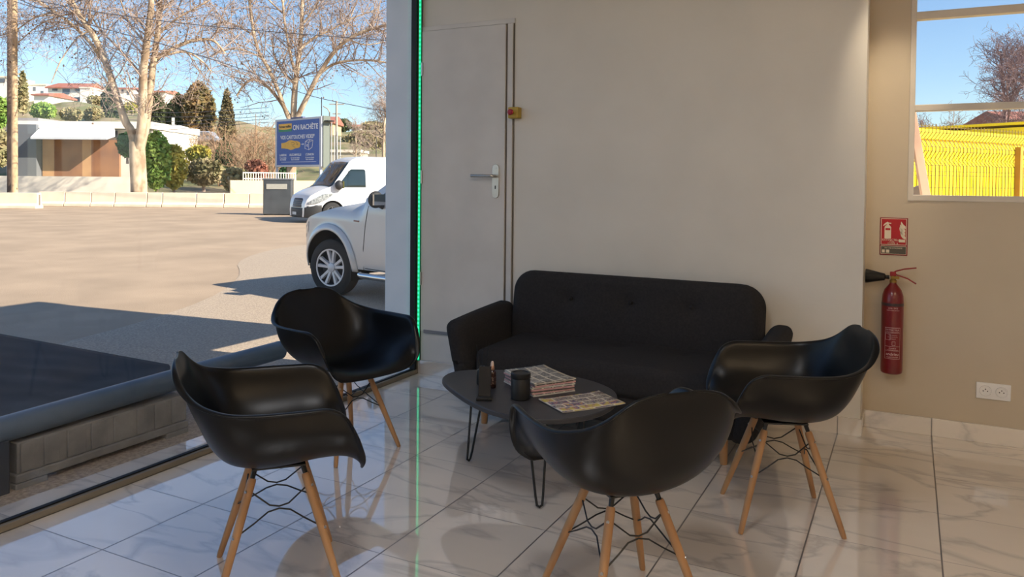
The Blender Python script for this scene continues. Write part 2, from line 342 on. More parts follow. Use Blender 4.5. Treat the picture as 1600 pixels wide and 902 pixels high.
def make_chair(label):
    root = thing('shell_armchair', label, 'chair', group='black shell armchairs around the coffee table')
    k = .95; ns = 12; cols = [-1.8, -1.3]+[-1+i/ns for i in range(2*ns+1)]+[1.3, 1.8]; rows = 40
    b = MB(); nc = len(cols)
    vs = [shell_point(i/rows, s)*k for i in range(rows+1) for s in cols]
    b.add(vs, [(i*nc+j, i*nc+j+1, (i+1)*nc+j+1, (i+1)*nc+j) for i in range(rows) for j in range(nc-1)])
    o = b.build('shell', M['black_plastic'], root, smooth=180, solid=.0065, sub=1)
    F, T, zt = .193, .082, .375
    legs = [(sx, sy) for sx in (-1, 1) for sy in (-1, 1)]
    def lp(sx, sy, z): f = z/zt; q = F+(T-F)*f; return Vector((sx*q, sy*q, z))
    for sx, sy in legs:
        b = MB().tube([lp(sx, sy, z) for z in (0, .012, .12, .24, .362, .370)], [.009, .0105, .0125, .0142, .0142, .012], 14)
        lg = b.build('leg', M['wood'], root)
        dr = Vector((sx, sy, 0)).normalized()
        for z in (.335, .205): c = lp(sx, sy, z); MB().tube([c+dr*.012, c+dr*.0165], .005, 8).build('bolt', M['steel'], lg)
    b = MB()
    for sx, sy in legs: a = lp(sx, sy, .360); b.tube([a, lp(sx, sy, .384), Vector((sx*.075, sy*.075, .396))], [.0075, .0085, .0085], 8)
    b.box((0, 0, .397), (.17, .17, .006)); b.build('bracket', M['wire'], root)
    for ax in range(4):
        R = Matrix.Rotation(ax*PI/2, 3, 'Z'); b = MB()
        A, B_, C_, D_ = lp(-1, -1, .205), lp(1, -1, .205), lp(-1, -1, .335), lp(1, -1, .335)
        yc = -(F+(T-F)*(.272/zt))*.93
        lo = [A, A.lerp(Vector((-.03, yc, .262)), .55), Vector((-.035, yc, .262)), Vector((0, yc, .270)), Vector((.035, yc, .262)), B_.lerp(Vector((.03, yc, .262)), .55), B_]
        hi = [C_, C_.lerp(Vector((-.03, yc, .284)), .5), Vector((-.03, yc, .284)), Vector((0, yc, .277)), Vector((.03, yc, .284)), D_.lerp(Vector((.03, yc, .284)), .5), D_]
        for L in (lo, hi): b.tube([R @ q for q in L], .0027, 6)
        for q in (A, B_): b.ball(R @ (q*1.0+Vector((0, .004, 0))), .007, 6, 4)
        b.build('wire_brace', M['wire'], root)
    return root
CH = [(2.576, -1.223, 202, 'black shell armchair on wooden legs between the sofa and the fire extinguisher'),
      (1.134, -2.534, 46, 'black shell armchair seen from its side before the ribbed concrete block outside'),
      (2.236, -2.188, 138, 'black shell armchair turned its back to us, nearest the loose magazine on the table'),
      (.522, -1.437, -14, 'black shell armchair by the glass near the green light strip, the parked pickup behind it')]
proto = make_chair(CH[0][3])
for i, (x, y, a, lb) in enumerate(CH):
    o = proto if i == 0 else copy_tree(proto)
    o.location = (x, y, 0); o.rotation_euler = (0, 0, math.radians(a-90)); o['label'] = lb

# ------------------------------------------------------------------ sofa
def rbox(b, fn, nu=16, nv=10): b.grid(fn, nu, nv)
def cushion(w_, d_, h_, r, bulge=.0, n=24, flip=False, dip=None):   # superellipsoid pillow box, centre at the origin
    b = MB(); nu, nv = 48, 24; vs = []; fs = []
    bm = bmesh.new(); bmesh.ops.create_cube(bm, size=2); bmesh.ops.subdivide_edges(bm, edges=bm.edges[:], cuts=n, use_grid_fill=True)
    H = Vector((w_/2, d_/2, h_/2))
    for v in bm.verts:
        q = Vector((v.co.x*H.x, v.co.y*H.y, v.co.z*H.z)); inn = Vector([max(-(H[i]-r), min(H[i]-r, q[i])) for i in range(3)])
        dd = q-inn
        # project the outer shell to a rounded box
        g = Vector([math.copysign(max(0, abs(q[i])-(H[i]-r)), q[i]) for i in range(3)])
        if g.length > 1e-9:
            m_ = max(abs(g.x), abs(g.y), abs(g.z)); q = inn+g.normalized()*m_
        bx = (1-(v.co.x**2))*(1-v.co.z**2); q.y += math.copysign(bulge*bx, v.co.y) if abs(v.co.y) > .5 else 0
        bz = (1-(v.co.x**2))*(1-v.co.y**2); q.z += math.copysign(bulge*bz, v.co.z) if abs(v.co.z) > .5 else 0
        if dip: q = dip(q)
        v.co = q
    me_v = [v.co.copy() for v in bm.verts]; bm.verts.ensure_lookup_table(); bm.faces.ensure_lookup_table()
    b.add(me_v, [tuple(v.index for v in f.verts) for f in bm.faces]); bm.free(); return b
sofa = thing('sofa', 'charcoal fabric three seat sofa with a buttoned back against the white wall', 'sofa', (1.6, -.45, 0))
BUT = [(-.35, .11), (.02, .115), (.37, .115)]
def dipb(q):
    if q.y < 0:
        for x, z in BUT:
            r2 = (q.x-x)**2+(q.z-z)**2; q.y += .022*math.exp(-r2/.0016)+.012*math.exp(-r2/.012)
    return q
RB = Matrix.Rotation(math.radians(-9), 3, 'X')
def pillow(W_, D_, H_, Rc, r, bulge, n=44, dip=None):       # upholstered slab with big rounded corners in its own plane
    b = MB(); bm = bmesh.new(); bmesh.ops.create_cube(bm, size=2); bmesh.ops.subdivide_edges(bm, edges=bm.edges[:], cuts=n, use_grid_fill=True)
    for v in bm.verts:
        x, z, y = v.co.x*W_/2, v.co.z*H_/2, v.co.y*D_/2; ax, az = abs(x), abs(z); ix, iz = W_/2-Rc, H_/2-Rc
        if ax > ix and az > iz:
            dx, dz = ax-ix, az-iz; m_ = max(dx, dz); L = math.hypot(dx, dz)
            if L > 1e-9: ax, az = ix+dx/L*m_, iz+dz/L*m_
            s_ = Rc-m_
        else: s_ = min(W_/2-ax, H_/2-az)
        s_ = max(0, s_); yl_ = D_/2-r+(math.sqrt(max(0, r*r-(r-s_)**2)) if s_ < r else r)
        y = math.copysign(min(abs(y), yl_), y)
        if abs(v.co.y) > .99: y = math.copysign(yl_+bulge*(1-(ax/(W_/2))**2)*(1-(az/(H_/2))**2), y)
        q = Vector((math.copysign(ax, x), y, math.copysign(az, z))); v.co = dip(q) if dip else q
    bm.verts.ensure_lookup_table(); bm.faces.ensure_lookup_table()
    b.add([v.co.copy() for v in bm.verts], [tuple(v.index for v in f.verts) for f in bm.faces]); bm.free(); return b
bk = pillow(1.50, .17, .54, .13, .06, .014, dip=dipb)
bk.v = [RB @ Vector(v)+Vector((-.005, .25, .525)) for v in bk.v]
o = bk.build('backrest', M['sofa'], sofa, smooth=180)
for x, z in BUT: q = RB @ Vector((x, -.075, z))+Vector((-.005, .25, .53)); MB().ball(q, .011, 10, 6).build('button', M['sofa'], o)
def dips(q):
    if q.z > 0:
        for x in (-.37, 0, .37):
            r2 = (q.x-x)**2+(q.y-.1)**2; q.z -= .012*math.exp(-r2/.002)+.008*math.exp(-r2/.012)
    return q
st = cushion(1.36, .66, .17, .05, .014, 30, dip=dips); st.v = [(v[0], v[1]-.06, v[2]+.345) for v in st.v]
st.build('seat', M['sofa'], sofa, smooth=180)
bs = cushion(1.50, .66, .16, .03, 0, 10); bs.v = [(v[0]*(1-.01), v[1]-.04, v[2]+.205) for v in bs.v]; bs.build('base', M['sofa'], sofa, smooth=180)
for sx in (-1, 1):
    am = cushion(.13, .68, .46, .055, .006, 24)
    am.v = [(sx*(.735+v[0]*1+.10*(v[2]+.23)/.46+.02*(v[1] < -2)), v[1]-.03, v[2]+.345+(.02*(v[1]/.35) if v[2] > 0 else 0)) for v in am.v]
    am.build('armrest', M['sofa'], sofa, smooth=180, fix=True)
    for y in (-.31, .26):
        MB().tube([(sx*.655, y+.005, .0), (sx*.65, y, .15)], [.017, .026], 16).build('leg', M['wood'], sofa)
# ------------------------------------------------------------------ coffee table and what lies on it
t = thing('coffee_table', 'dark grey egg shaped coffee table on black hairpin legs in front of the sofa', 'coffee table', (1.5, -1.38, 0))
TZ = .40
egg = [(1.04, -1.352), (1.02, -1.235), (1.09, -1.145), (1.23, -1.075), (1.42, -1.015), (1.60, -1.02), (1.76, -1.085), (1.875, -1.20), (1.925, -1.36), (1.91, -1.53), (1.84, -1.66), (1.73, -1.725), (1.60, -1.735), (1.46, -1.695), (1.32, -1.61), (1.18, -1.50), (1.09, -1.42)]
def smooth_loop(P, it=2):
    for _ in range(it):
        Q = []
        for i in range(len(P)):
            a, c = P[i], P[(i+1) % len(P)]; Q += [(a[0]*.75+c[0]*.25, a[1]*.75+c[1]*.25), (a[0]*.25+c[0]*.75, a[1]*.25+c[1]*.75)]
        P = Q
    return P
def ccw(P): return P if sum(P[i][0]*P[(i+1) % len(P)][1]-P[(i+1) % len(P)][0]*P[i][1] for i in range(len(P))) > 0 else P[::-1]
eg = ccw(smooth_loop([(x-1.5, y+1.38) for x, y in egg]))
MB().prism(eg, lambda a, c, q: Vector((a, c, q)), TZ-.022, TZ).build('tabletop', M['table'], t, bevel=.004, fix=True)
for (x, y) in ((1.17, -1.31), (1.693, -1.63), (1.70, -1.13)):
    x -= 1.5; y += 1.38; dr = Vector((x, y, 0)).normalized(); sd_ = Vector((-dr.y, dr.x, 0)); B0 = Vector((x, y, .006))
    tp = B0-dr*.06; tp.z = TZ-.022
    b = MB().tube([tp+sd_*.045, B0.lerp(tp, .12)+sd_*.016, B0+sd_*.011+Vector((0, 0, .008)), B0, B0-sd_*.011+Vector((0, 0, .008)), B0.lerp(tp, .12)-sd_*.016, tp-sd_*.045], .0055, 8)
    b.box((tp.x, tp.y, TZ-.024), (.12, .12, .004), Matrix.Rotation(math.atan2(sd_.y, sd_.x), 3, 'Z')); b.build('leg', M['wire'], t)
def cover_mat(name, cols, sx, sy):
    m = bpy.data.materials.new(name); m.use_nodes = True; T = m.node_tree; N, L = T.nodes, T.links; b = N['Principled BSDF']; b.inputs['Roughness'].default_value = .45
    tc = N.new('ShaderNodeTexCoord'); mp = N.new('ShaderNodeMapping'); mp.inputs['Scale'].default_value = (sx, sy, 1); L.new(tc.outputs['Object'], mp.inputs[0])
    br = N.new('ShaderNodeTexBrick'); br.inputs['Scale'].default_value = 1; br.inputs['Mortar Size'].default_value = .022; br.inputs['Color1'].default_value = (0, 0, 0, 1); br.inputs['Color2'].default_value = (1, 1, 1, 1); br.inputs['Mortar'].default_value = (.5, .5, .5, 1); L.new(mp.outputs[0], br.inputs[0])
    n = N.new('ShaderNodeTexNoise'); n.inputs['Scale'].default_value = 6; n.inputs['Detail'].default_value = 8; n.inputs['Roughness'].default_value = .75; L.new(mp.outputs[0], n.inputs[0])
    ad = N.new('ShaderNodeMath'); ad.operation = 'MULTIPLY_ADD'; L.new(br.outputs[0], ad.inputs[0]); ad.inputs[1].default_value = .28; L.new(n.outputs[0], ad.inputs[2])
    r = N.new('ShaderNodeValToRGB'); r.color_ramp.interpolation = 'CONSTANT'; e = r.color_ramp.elements
    e[0].position = 0; e[0].color = srgb(*cols[0]); e[1].position = .95; e[1].color = srgb(*cols[-1])
    for i, c in enumerate(cols[1:-1]): q = e.new(.36+.5*i/len(cols)); q.color = srgb(*c)
    L.new(ad.outputs[0], r.inputs[0])
    mx = N.new('ShaderNodeMix'); mx.data_type = 'RGBA'; L.new(br.outputs['Fac'], mx.inputs[0]); L.new(r.outputs[0], mx.inputs[6]); mx.inputs[7].default_value = srgb(215, 208, 190); L.new(mx.outputs[2], b.inputs['Base Color'])
    return m
cv1 = cover_mat('busy_cover', [(206, 190, 80), (60, 58, 60), (190, 184, 172), (44, 42, 46), (150, 146, 140), (70, 68, 72), (205, 198, 186), (120, 116, 112), (36, 34, 38)], 6, 5)
cv2 = cover_mat('comic_cover', [(206, 190, 90), (60, 70, 118), (150, 120, 118), (40, 40, 50), (186, 176, 160), (84, 70, 72), (58, 74, 130), (176, 110, 112), (196, 180, 84), (90, 60, 64)], 5, 5.5)
pg_p = mat('pink_pages', (206, 164, 164), .8, col2=(190, 150, 152), scale=60); pg_w = mat('white_pages', (200, 196, 190), .8); pg_g = mat('grey_pages', (120, 116, 116), .8)
def magazine(name, label, c, rz, z, th, wd, dp, cov, pages, group=None, curl=0):
    o = thing(name, label, 'magazine', (c[0], c[1], z), rz, group)
    def f(h): return lambda a, e: Vector(((a-.5)*wd, (e-.5)*dp, h+curl*(abs(a-.5)*2)**3+curl*.6*(max(0, e-.5)*2)**2))
    b = MB(); n = 10
    top, bot = f(th-.0006), f(0)
    b.grid(top, n, n); b.grid(lambda a, e: bot(a, 1-e), n, n)
    for A in (lambda a: (a, 0), lambda a: (1, a), lambda a: (1-a, 1), lambda a: (0, 1-a)):
        b.grid(lambda a, e, A=A: (top(*A(a)) if e > .5 else bot(*A(a))), n, 1)
    b.build('pages', pages, o, smooth=30)
    b = MB(); b.grid(f(th+.0004), n, n); b.build('cover', cov, o, smooth=30, solid=.0008)
    return o
P0 = at_z(838, 592, TZ+.03)
stk = [('second', 'pink edged', pg_p), ('third', 'white', pg_w), ('fourth', 'pink edged', pg_p), ('fifth', 'grey', pg_g), ('sixth', 'pink edged', pg_p), ('lowest', 'white', pg_w)]
z = TZ+.0005
c0 = (at_z(843, 594, .43).x, at_z(843, 594, .43).y)
for i in range(5, -1, -1):
    th = (.0075, .006, .008, .006, .007, .006)[i]
    magazine('magazine', f'{stk[i][1]} magazine in the pile on the coffee table, {stk[i][0]}'+(' from the top' if i < 5 else ' one'), (c0[0]+rnd.uniform(-.006, .006), c0[1]+rnd.uniform(-.006, .006)), math.radians(-36+rnd.uniform(-3, 3)), z, th, .285, .215, cv1, stk[i][2], 'magazines piled on the coffee table')
    z += th+.0012
magazine('magazine', 'black and white illustrated magazine lying on top of the pile on the coffee table', c0, math.radians(-35), z, .005, .285, .215, cv1, pg_w, 'magazines piled on the coffee table', curl=.004)
pts = [at_z(a, c, TZ+.004) for a, c in ((843, 625), (936, 611), (977, 632), (878, 645))]
c = sum(pts, Vector())/4; ex = (pts[1]-pts[0]+pts[2]-pts[3])
magazine('magazine', 'single colourful comic page magazine lying alone on the near side of the coffee table', (c.x, c.y), math.atan2(ex.y, ex.x), TZ+.0005, .003, ex.length/2, (pts[3]-pts[0]+pts[2]-pts[1]).length/2*.97, cv2, pg_w, curl=.003)
# candle jar
p = at_z(810, 625, TZ); S_ = .0345
t = thing('candle_jar', 'black lidded candle jar in front of the pile of magazines', 'candle jar', (p.x, p.y+.02, TZ))
bm_ = mat('satin_black', (17, 17, 18), .45)
MB().lathe([(.039, 0), (.042, .004), (.042, .086), (.039, .092)], 32).build('jar', bm_, t)
MB().lathe([(.043, .0925), (.044, .095), (.044, .113), (.041, .116), (.034, .116), (.033, .113), (.0, .113)], 32).build('lid', bm_, t)
# card holder
p = at_z(757, 624, TZ)
t = thing('card_holder', 'black upright card stand on a small square base at the rim of the coffee table', 'card stand', (p.x, p.y, TZ), math.radians(24))
MB().b2((-.034, -.03, 0), (.034, .035, .012)).build('base', bm_, t, bevel=.002)
MB().box((0, .012, .074), (.054, .006, .130), Matrix.Rotation(math.radians(-7), 3, 'X')).build('plate', mat('glossy_black', (16, 18, 24), .15), t, bevel=.001)
# dropper bottle
p = at_z(769, 606, TZ)
t = thing('dropper_bottle', 'amber dropper bottle with a copper collar behind the black card stand', 'bottle', (p.x, p.y, TZ))
MB().lathe([(.016, 0), (.018, .003), (.018, .066), (.0165, .073), (.009, .081), (.008, .083)], 24).build('glass_body', mat('amber_glass', (58, 30, 20), .12, col2=(40, 22, 16)), t)
MB().lathe([(.0183, .018), (.0184, .0185), (.0184, .052), (.0183, .0525)], 24, caps=False).build('paper_label', mat('brown_label', (52, 34, 30), .6, col2=(170, 140, 120), scale=90, lo=.55, hi=.6), t)
MB().lathe([(.0098, .083), (.0105, .085), (.0105, .098), (.0085, .101)], 20).build('collar', mat('copper', (196, 150, 124), .35, .6), t)
MB().lathe([(.0078, .101), (.0078, .110), (.0055, .119), (.003, .122), (0, .1225)], 16).build('rubber_bulb', mat('pale_rubber', (226, 200, 182), .5), t)
# reed diffuser
p = at_z(752, 602, TZ)
t = thing('reed_diffuser', 'black reed diffuser with thin black sticks behind the card stand', 'reed diffuser', (p.x-.005, p.y+.02, TZ))
MB().lathe([(.026, 0), (.028, .003), (.028, .06), (.024, .068), (.012, .072), (.012, .084)], 24).build('jar', bm_, t)
for i in range(6):
    a = i*1.05; MB().tube([(0.003*math.cos(a), .003*math.sin(a), .02), (.034*math.cos(a), .034*math.sin(a), .175+.012*math.sin(i*2.1))], .0016, 6).build('reed', bm_, t)

# ------------------------------------------------------------------ wall things
red = mat('extinguisher_red', (118, 6, 16), .3, col2=(108, 5, 14), coat=.4)
ey = RY-.075
t = thing('fire_extinguisher', 'red fire extinguisher with a black horn hanging on the wall under the red sign', 'fire extinguisher', (2.952, ey, .33))
MB().lathe([(.045, 0), (.052, .006), (.054, .02), (.054, .385), (.051, .42), (.041, .45), (.026, .47), (.017, .482), (.016, .49)], 40).build('cylinder', red, t)
MB().lathe([(.0545, .365), (.0546, .366), (.0546, .380), (.0545, .381)], 40, caps=False).build('band', mat('dark_band', (60, 40, 44), .4), t)
wl = mat('label_white', (220, 190, 188), .5)
def curved_text(txt, size, ang, z, parent, r=.0552):
    for ln_i, ln in enumerate([txt]):
        c = bpy.data.curves.new('lettering', 'FONT'); c.body = ln; c.size = size; c.align_x = 'CENTER'; c.extrude = 0
        o = bpy.data.objects.new('tmp', c); COL.objects.link(o); dg = bpy.context.evaluated_depsgraph_get(); me = bpy.data.meshes.new_from_object(o.evaluated_get(dg))
        COL.objects.unlink(o); bpy.data.objects.remove(o)
        for v in me.vertices:
            a = ang+v.co.x/r; v.co = (r*math.sin(a), -r*math.cos(a), z+v.co.y)
        me.materials.clear(); me.materials.append(wl); q = bpy.data.objects.new('lettering', me); COL.objects.link(q); q.parent = parent
A0 = .02
lab = MB()
def cbox(b, x0, x1, z0, z1, r=.0549):   # thin frame outline wrapped on the cylinder
    for (a, c, e, f) in ((x0, x1, z0, z0+.0012), (x0, x1, z1-.0012, z1), (x0, x0+.0012, z0, z1), (x1-.0012, x1, z0, z1)):
        b.grid(lambda u, v, a=a, c=c, e=e, f=f: Vector((r*math.sin(A0+(a+(c-a)*u)/r), -r*math.cos(A0+(a+(c-a)*u)/r), e+(f-e)*v)), 10, 1)
cbox(lab, -.036, .042, .223, .252); cbox(lab, -.036, .042, .085, .251); cbox(lab, -.036, .042, .128, .152); cbox(lab, -.034, -.008, .186, .218); cbox(lab, .0, .016, .157, .178)
lab.build('label_frame', wl, t, smooth=180)
for txt, s, z in (('EXTINCTEUR', .0115, .236), ('à DIOXYDE DE CARBONE', .0058, .227), ('1 TIRER LA GOUPILLE', .0048, .209), ('2 APPUYER SUR LA POIGNÉE', .0040, .200), ('DIRIGER LE JET', .0048, .190), ('CLASSE B', .0085, .138), ('NE PAS UTILISER AU FROID', .0046, .131), ('andrieu', .021, .104), ('SÉCURITÉ INCENDIE', .0066, .092), ('CO2  2 KG', .010, .352), ('VÉRIFICATION ANNUELLE', .0055, .342)):
    curved_text(txt, s, A0+.003/.055, z, t)
MB().lathe([(.018, .488), (.018, .500), (.013, .503), (.013, .525)], 20).b2((-.012, -.014, .508), (.030, .014, .522)).build('brass_valve', mat('brass', (150, 120, 60), .35, .8), t, fix=True)
hm = mat('red_metal', (140, 16, 26), .35)
for nm, pp in (('carry_handle', [(-.012, 0, .526), (.01, 0, .548), (.05, 0, .562), (.108, 0, .572)]), ('squeeze_lever', [(.0, 0, .535), (.035, 0, .524), (.07, 0, .512), (.108, 0, .488)])):
    b = MB()
    for i in range(len(pp)-1):
        A, B_ = Vector(pp[i]), Vector(pp[i+1]); dlt = B_-A
        b.box((A+B_)/2, (dlt.length+.004, .022, .006), Matrix.Rotation(-math.atan2(dlt.z, dlt.x), 3, 'Y'))
    b.build(nm, hm, t, bevel=.001)
MB().b2((-.016, -.013, .522), (.014, .013, .545)).build('lever_block', hm, t, bevel=.003)
b = MB().lathe([(.011, 0), (.011, .018), (.019, .024), (.024, .05), (.037, .105), (.038, .116), (.034, .118), (.0, .10)], 28, M=Matrix.Translation((-.018, 0, .515)) @ Matrix.Rotation(-PI/2, 4, 'Y'))
b.build('horn', M['black_plastic'], t)
MB().b2((-.02, .05, .40), (.02, .074, .46)).build('wall_hook', hm, t)
# sign
t = thing('extinguisher_sign', 'red and white sign with a pictogram and flames on the wall above the fire extinguisher', 'sign', (2.949, RY-.0045, 1.06))
sr = mat('sign_red', (176, 14, 24), .45); sw = mat('sign_cream', (228, 214, 190), .5)
MB().b2((-.068, -.001, -.102), (.068, .004, .102)).build('board', mat('sign_dark_red', (140, 16, 26), .45), t, bevel=.002)
MB().b2((-.063, -.002, -.046), (.063, -.001, .098)).build('border', sw, t, smooth=0)
MB().b2((-.060, -.003, -.043), (.060, -.002, .095)).build('red_field', sr, t, smooth=0)
MB().b2((-.063, -.002, -.096), (.063, -.001, -.052)).build('lower_border', sw, t, smooth=0)
MB().b2((-.061, -.003, -.094), (.061, -.002, -.054)).build('lower_field', mat('sign_grey', (84, 78, 66), .5), t, smooth=0)
def flat(b, poly, y=-.0042, th=.001): b.prism(ccw(poly), lambda a, c, q: Vector((a, q, c)), y+th, y); return b
b = MB(); flat(b, [(-.045, -.012), (-.013, -.012), (-.013, .05), (-.018, .058), (-.024, .062), (-.024, .07), (-.013, .068), (-.013, .074), (-.025, .076), (-.031, .08), (-.043, .072), (-.052, .06), (-.05, .056), (-.040, .064), (-.034, .066), (-.034, .062), (-.041, .058), (-.045, .05)])
b.build('pictogram', sw, t, smooth=0, fix=True)
MB().b2((-.041, -.0047, .034), (-.017, -.0043, .045)).build('pictogram_patch', sr, t, smooth=0)
b = MB()
for (x, z, s) in ((.052, .052, .9), (.05, .034, 1), (.05, .016, 1.15), (.052, -.004, 1)):
    flat(b, [(x+.006, z-.010), (x+.006, z+.004), (x-.006*s, z+.016*s), (x-.018*s, z+.034*s), (x-.02*s, z+.024*s), (x-.016*s, z+.008*s), (x-.008, z-.004)])
b.build('flames', sw, t, smooth=0, fix=True)
def sign_text(txt, size, x, z, m, y=-.0048, parent=None, rot=(PI/2, 0, 0), sx=1, name='lettering'):
    c = bpy.data.curves.new(name, 'FONT'); c.body = txt; c.size = size; c.align_x = 'CENTER'; c.extrude = .0002
    tmp = bpy.data.objects.new('tmp', c); COL.objects.link(tmp); me = bpy.data.meshes.new_from_object(tmp.evaluated_get(bpy.context.evaluated_depsgraph_get())); COL.objects.unlink(tmp); bpy.data.objects.remove(tmp)
    me.materials.clear(); me.materials.append(m); o = bpy.data.objects.new(name, me); COL.objects.link(o); o.parent = parent; o.location = (x, y, z); o.rotation_euler = rot; o.scale.x = sx; return o
sign_text('EXTINCTEUR', .0155, -.010, -.024, sw, parent=t); sign_text('CO2', .0115, -.008, -.032, sw, parent=t); sign_text('CLASSE  B', .0115, -.004, -.041, sw, parent=t)
MB().b2((.026, -.0045, -.03), (.056, -.0035, -.015)).build('class_badge', sw, t, smooth=0)
sign_text('EN CAS D\'INCENDIE', .0095, 0, -.066, sw, parent=t)
MB().b2((-.056, -.0045, -.089), (-.042, -.0035, -.073)).build('icon', sw, t, smooth=0); MB().b2((-.036, -.0045, -.089), (-.020, -.0035, -.073)).build('icon', sw, t, smooth=0)
# double socket
t = thing('double_socket', 'white double power socket low on the wall right of the fire extinguisher', 'power socket', (3.428, RY-.001, .274))
ws = mat('socket_white', (240, 238, 235), .4)
MB().b2((-.077, -.008, -.042), (.077, .001, .042)).build('face_plate', ws, t, bevel=.002)
dk = mat('socket_shade', (110, 98, 88), .6)
for sx in (-.036, .036):
    Mx = Matrix.Translation((sx, -.008, 0)) @ Matrix.Rotation(PI/2, 4, 'X')
    o = MB().lathe([(.026, -.001), (.027, .002), (.023, .003), (.021, .0015), (.019, .0005), (0, .0005)], 32, M=Mx).build('outlet', ws, t)
    MB().lathe([(.0262, .0004), (.0275, .0006), (.0275, .0012), (.0262, .0012)], 32, M=Mx, caps=False).build('outlet_gap', dk, o)
    for hx, hz in ((-.0095, -.001), (.0095, -.001), (0, .009)): MB().lathe([(.0028, .001), (.0028, .0022), (0, .0022)], 10, M=Matrix.Translation((sx+hx, -.008, hz)) @ Matrix.Rotation(PI/2, 4, 'X')).build('pin_hole', M['black'], o)
# emergency stop
t = thing('emergency_stop', 'yellow emergency stop box with a red mushroom button beside the white door', 'stop button', (.748, -.001, 1.782))
MB().b2((-.036, -.055, -.036), (.036, .001, .036)).build('box', mat('stop_yellow', (190, 158, 60), .5), t, bevel=.006, seg=3)
MB().lathe([(.011, 0), (.011, .014), (.019, .018), (.0195, .026), (.014, .032), (0, .034)], 24, M=Matrix.Translation((-.006, -.055, .002)) @ Matrix.Rotation(PI/2, 4, 'X')).build('button', mat('stop_red', (170, 26, 50), .4), t)
# ------------------------------------------------------------------ ground outside
HD = Vector((fwd.x, fwd.y, 0)).normalized(); HR = Vector((rgt.x, rgt.y, 0)).normalized()
b = MB(); struct(b.add([(-320, -160, GZ), (160, -160, GZ), (160, 320, GZ), (-320, 320, GZ)], [(0, 1, 2, 3)]).build('ground', M['asphalt'], smooth=0))
b = MB()                                                    # coarse gravel apron near the parked cars
ap = [(-.23, -6), (-.23, 3.2), (-1.2, 6.2), (-3.2, 9.5), (-6.8, 10.5), (-8.6, 8.2), (-7.3, 5.2), (-5.2, 3.4), (-3.7, 1.2), (-3.0, -1.5), (-2.6, -6)]
struct(b.add([(x, y, GZ+.004) for x, y in smooth_loop(ap, 2)], [tuple(range(len(smooth_loop(ap, 2))))]).build('ground_gravel', M['asphalt_near'], smooth=0, fix=True))
def smst(a, c, x): x = max(0, min(1, (x-a)/(c-a))); return x*x*(3-2*x)
def lin(T, x):
    if x <= T[0][0]: return T[0][1]
    for (a, p_), (c, q_) in zip(T, T[1:]):
        if x <= c: return p_+(q_-p_)*(x-a)/(c-a)
    return T[-1][1]
CREST = [(-200, 15.6), (0, 15.6), (150, 15.4), (270, 14.0), (340, 12.5), (480, 10.5), (620, 10.0), (900, 7), (1300, 6), (1800, 6)]
def hill_z(px, d):
    z = lin(CREST, px)*(.75*max(0, min(1, (d-52)/95))+.25*smst(60, 150, d))
    return GZ-.02+z+(.5*math.sin(px*.05+d*.11)+.35*math.sin(px*.023-d*.2))*smst(55, 80, d)
def hill_pt(px, d):
    p = CAM+HD*d+HR*(d*(px-800)/FPX); return Vector((p.x, p.y, hill_z(px, d)))
hm_ = mat('hillside', (116, 118, 76), .95, col2=(150, 134, 106), scale=.22, detail=9, lo=.42, hi=.58, bump=.6, bscale=2)
b = MB(); PXS = [-260+i*20 for i in range(107)]; DS = [48+i*2.5 for i in range(50)]+[180, 220, 300]
b.grid(lambda u, v: hill_pt(PXS[round(u*(len(PXS)-1))], DS[round(v*(len(DS)-1))]), len(PXS)-1, len(DS)-1)
struct(b.build('hill', hm_, smooth=180, fix=True))

# ------------------------------------------------------------------ just outside the glass
t = thing('concrete_block', 'ribbed precast concrete block under the grey tube outside the glass', 'concrete block', (-.62, -2.0, GZ))
b = MB(); Y0, Y1 = -2.45, -1.55; b.b2((-.76, Y0, GZ+.065), (-.485, Y1, .16)); b.b2((-.78, Y0-.012, GZ+.03), (-.472, Y1+.012, GZ+.07)); b.b2((-.78, Y0-.012, GZ), (-.472, Y0+.13, GZ+.03)); b.b2((-.78, Y1-.13, GZ), (-.472, Y1+.012, GZ+.03))
b.build('body', M['concrete'], t, rel=True, bevel=.006)
b = MB(); ys = [0, .075, .105, .19, .215, .32, .335, .43, .455, .56, .585, .66, .69, .77, .795, .9]
for i in range(0, len(ys)-1, 2): b.b2((-.486, Y0+ys[i]+.012, GZ+.075), (-.476, Y0+ys[i+1], .155))
b.build('rib', M['concrete'], t, rel=True, bevel=.004); bpy.data.objects['rib']['kind'] = 'stuff'
t = thing('barrier_tube', 'smooth blue grey tube rail with a square post resting on the concrete block', 'tube rail', (-.52, -2.5, GZ))
MB().tube([(-.56, -.74, .242), (-.56, -.755, .245), (-.55, -1.2, .245), (-.53, -2.0, .236), (-.52, -2.6, .226), (-.51, -3.3, .21)], [.045, .058, .058, .058, .058, .058], 28).build('tube', M['tubegrey'], t, rel=True)
MB().b2((-.56, -2.62, GZ), (-.47, -2.49, .19)).build('post', mat('post_slate', (52, 60, 72), .5), t, rel=True, bevel=.006)
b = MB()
def sheet_pt(u, v):  # sheet added to draw the dark shaded asphalt behind the tube
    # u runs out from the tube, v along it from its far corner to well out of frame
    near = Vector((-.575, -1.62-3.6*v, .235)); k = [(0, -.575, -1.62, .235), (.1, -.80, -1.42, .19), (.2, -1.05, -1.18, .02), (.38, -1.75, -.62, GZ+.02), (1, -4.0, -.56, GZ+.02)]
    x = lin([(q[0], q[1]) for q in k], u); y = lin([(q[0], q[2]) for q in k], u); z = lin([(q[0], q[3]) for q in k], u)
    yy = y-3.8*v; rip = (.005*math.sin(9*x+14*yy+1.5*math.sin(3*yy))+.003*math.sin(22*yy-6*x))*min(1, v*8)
    return Vector((x, y-3.8*v, z+.012+rip*(.4 if u < .03 else 1)))
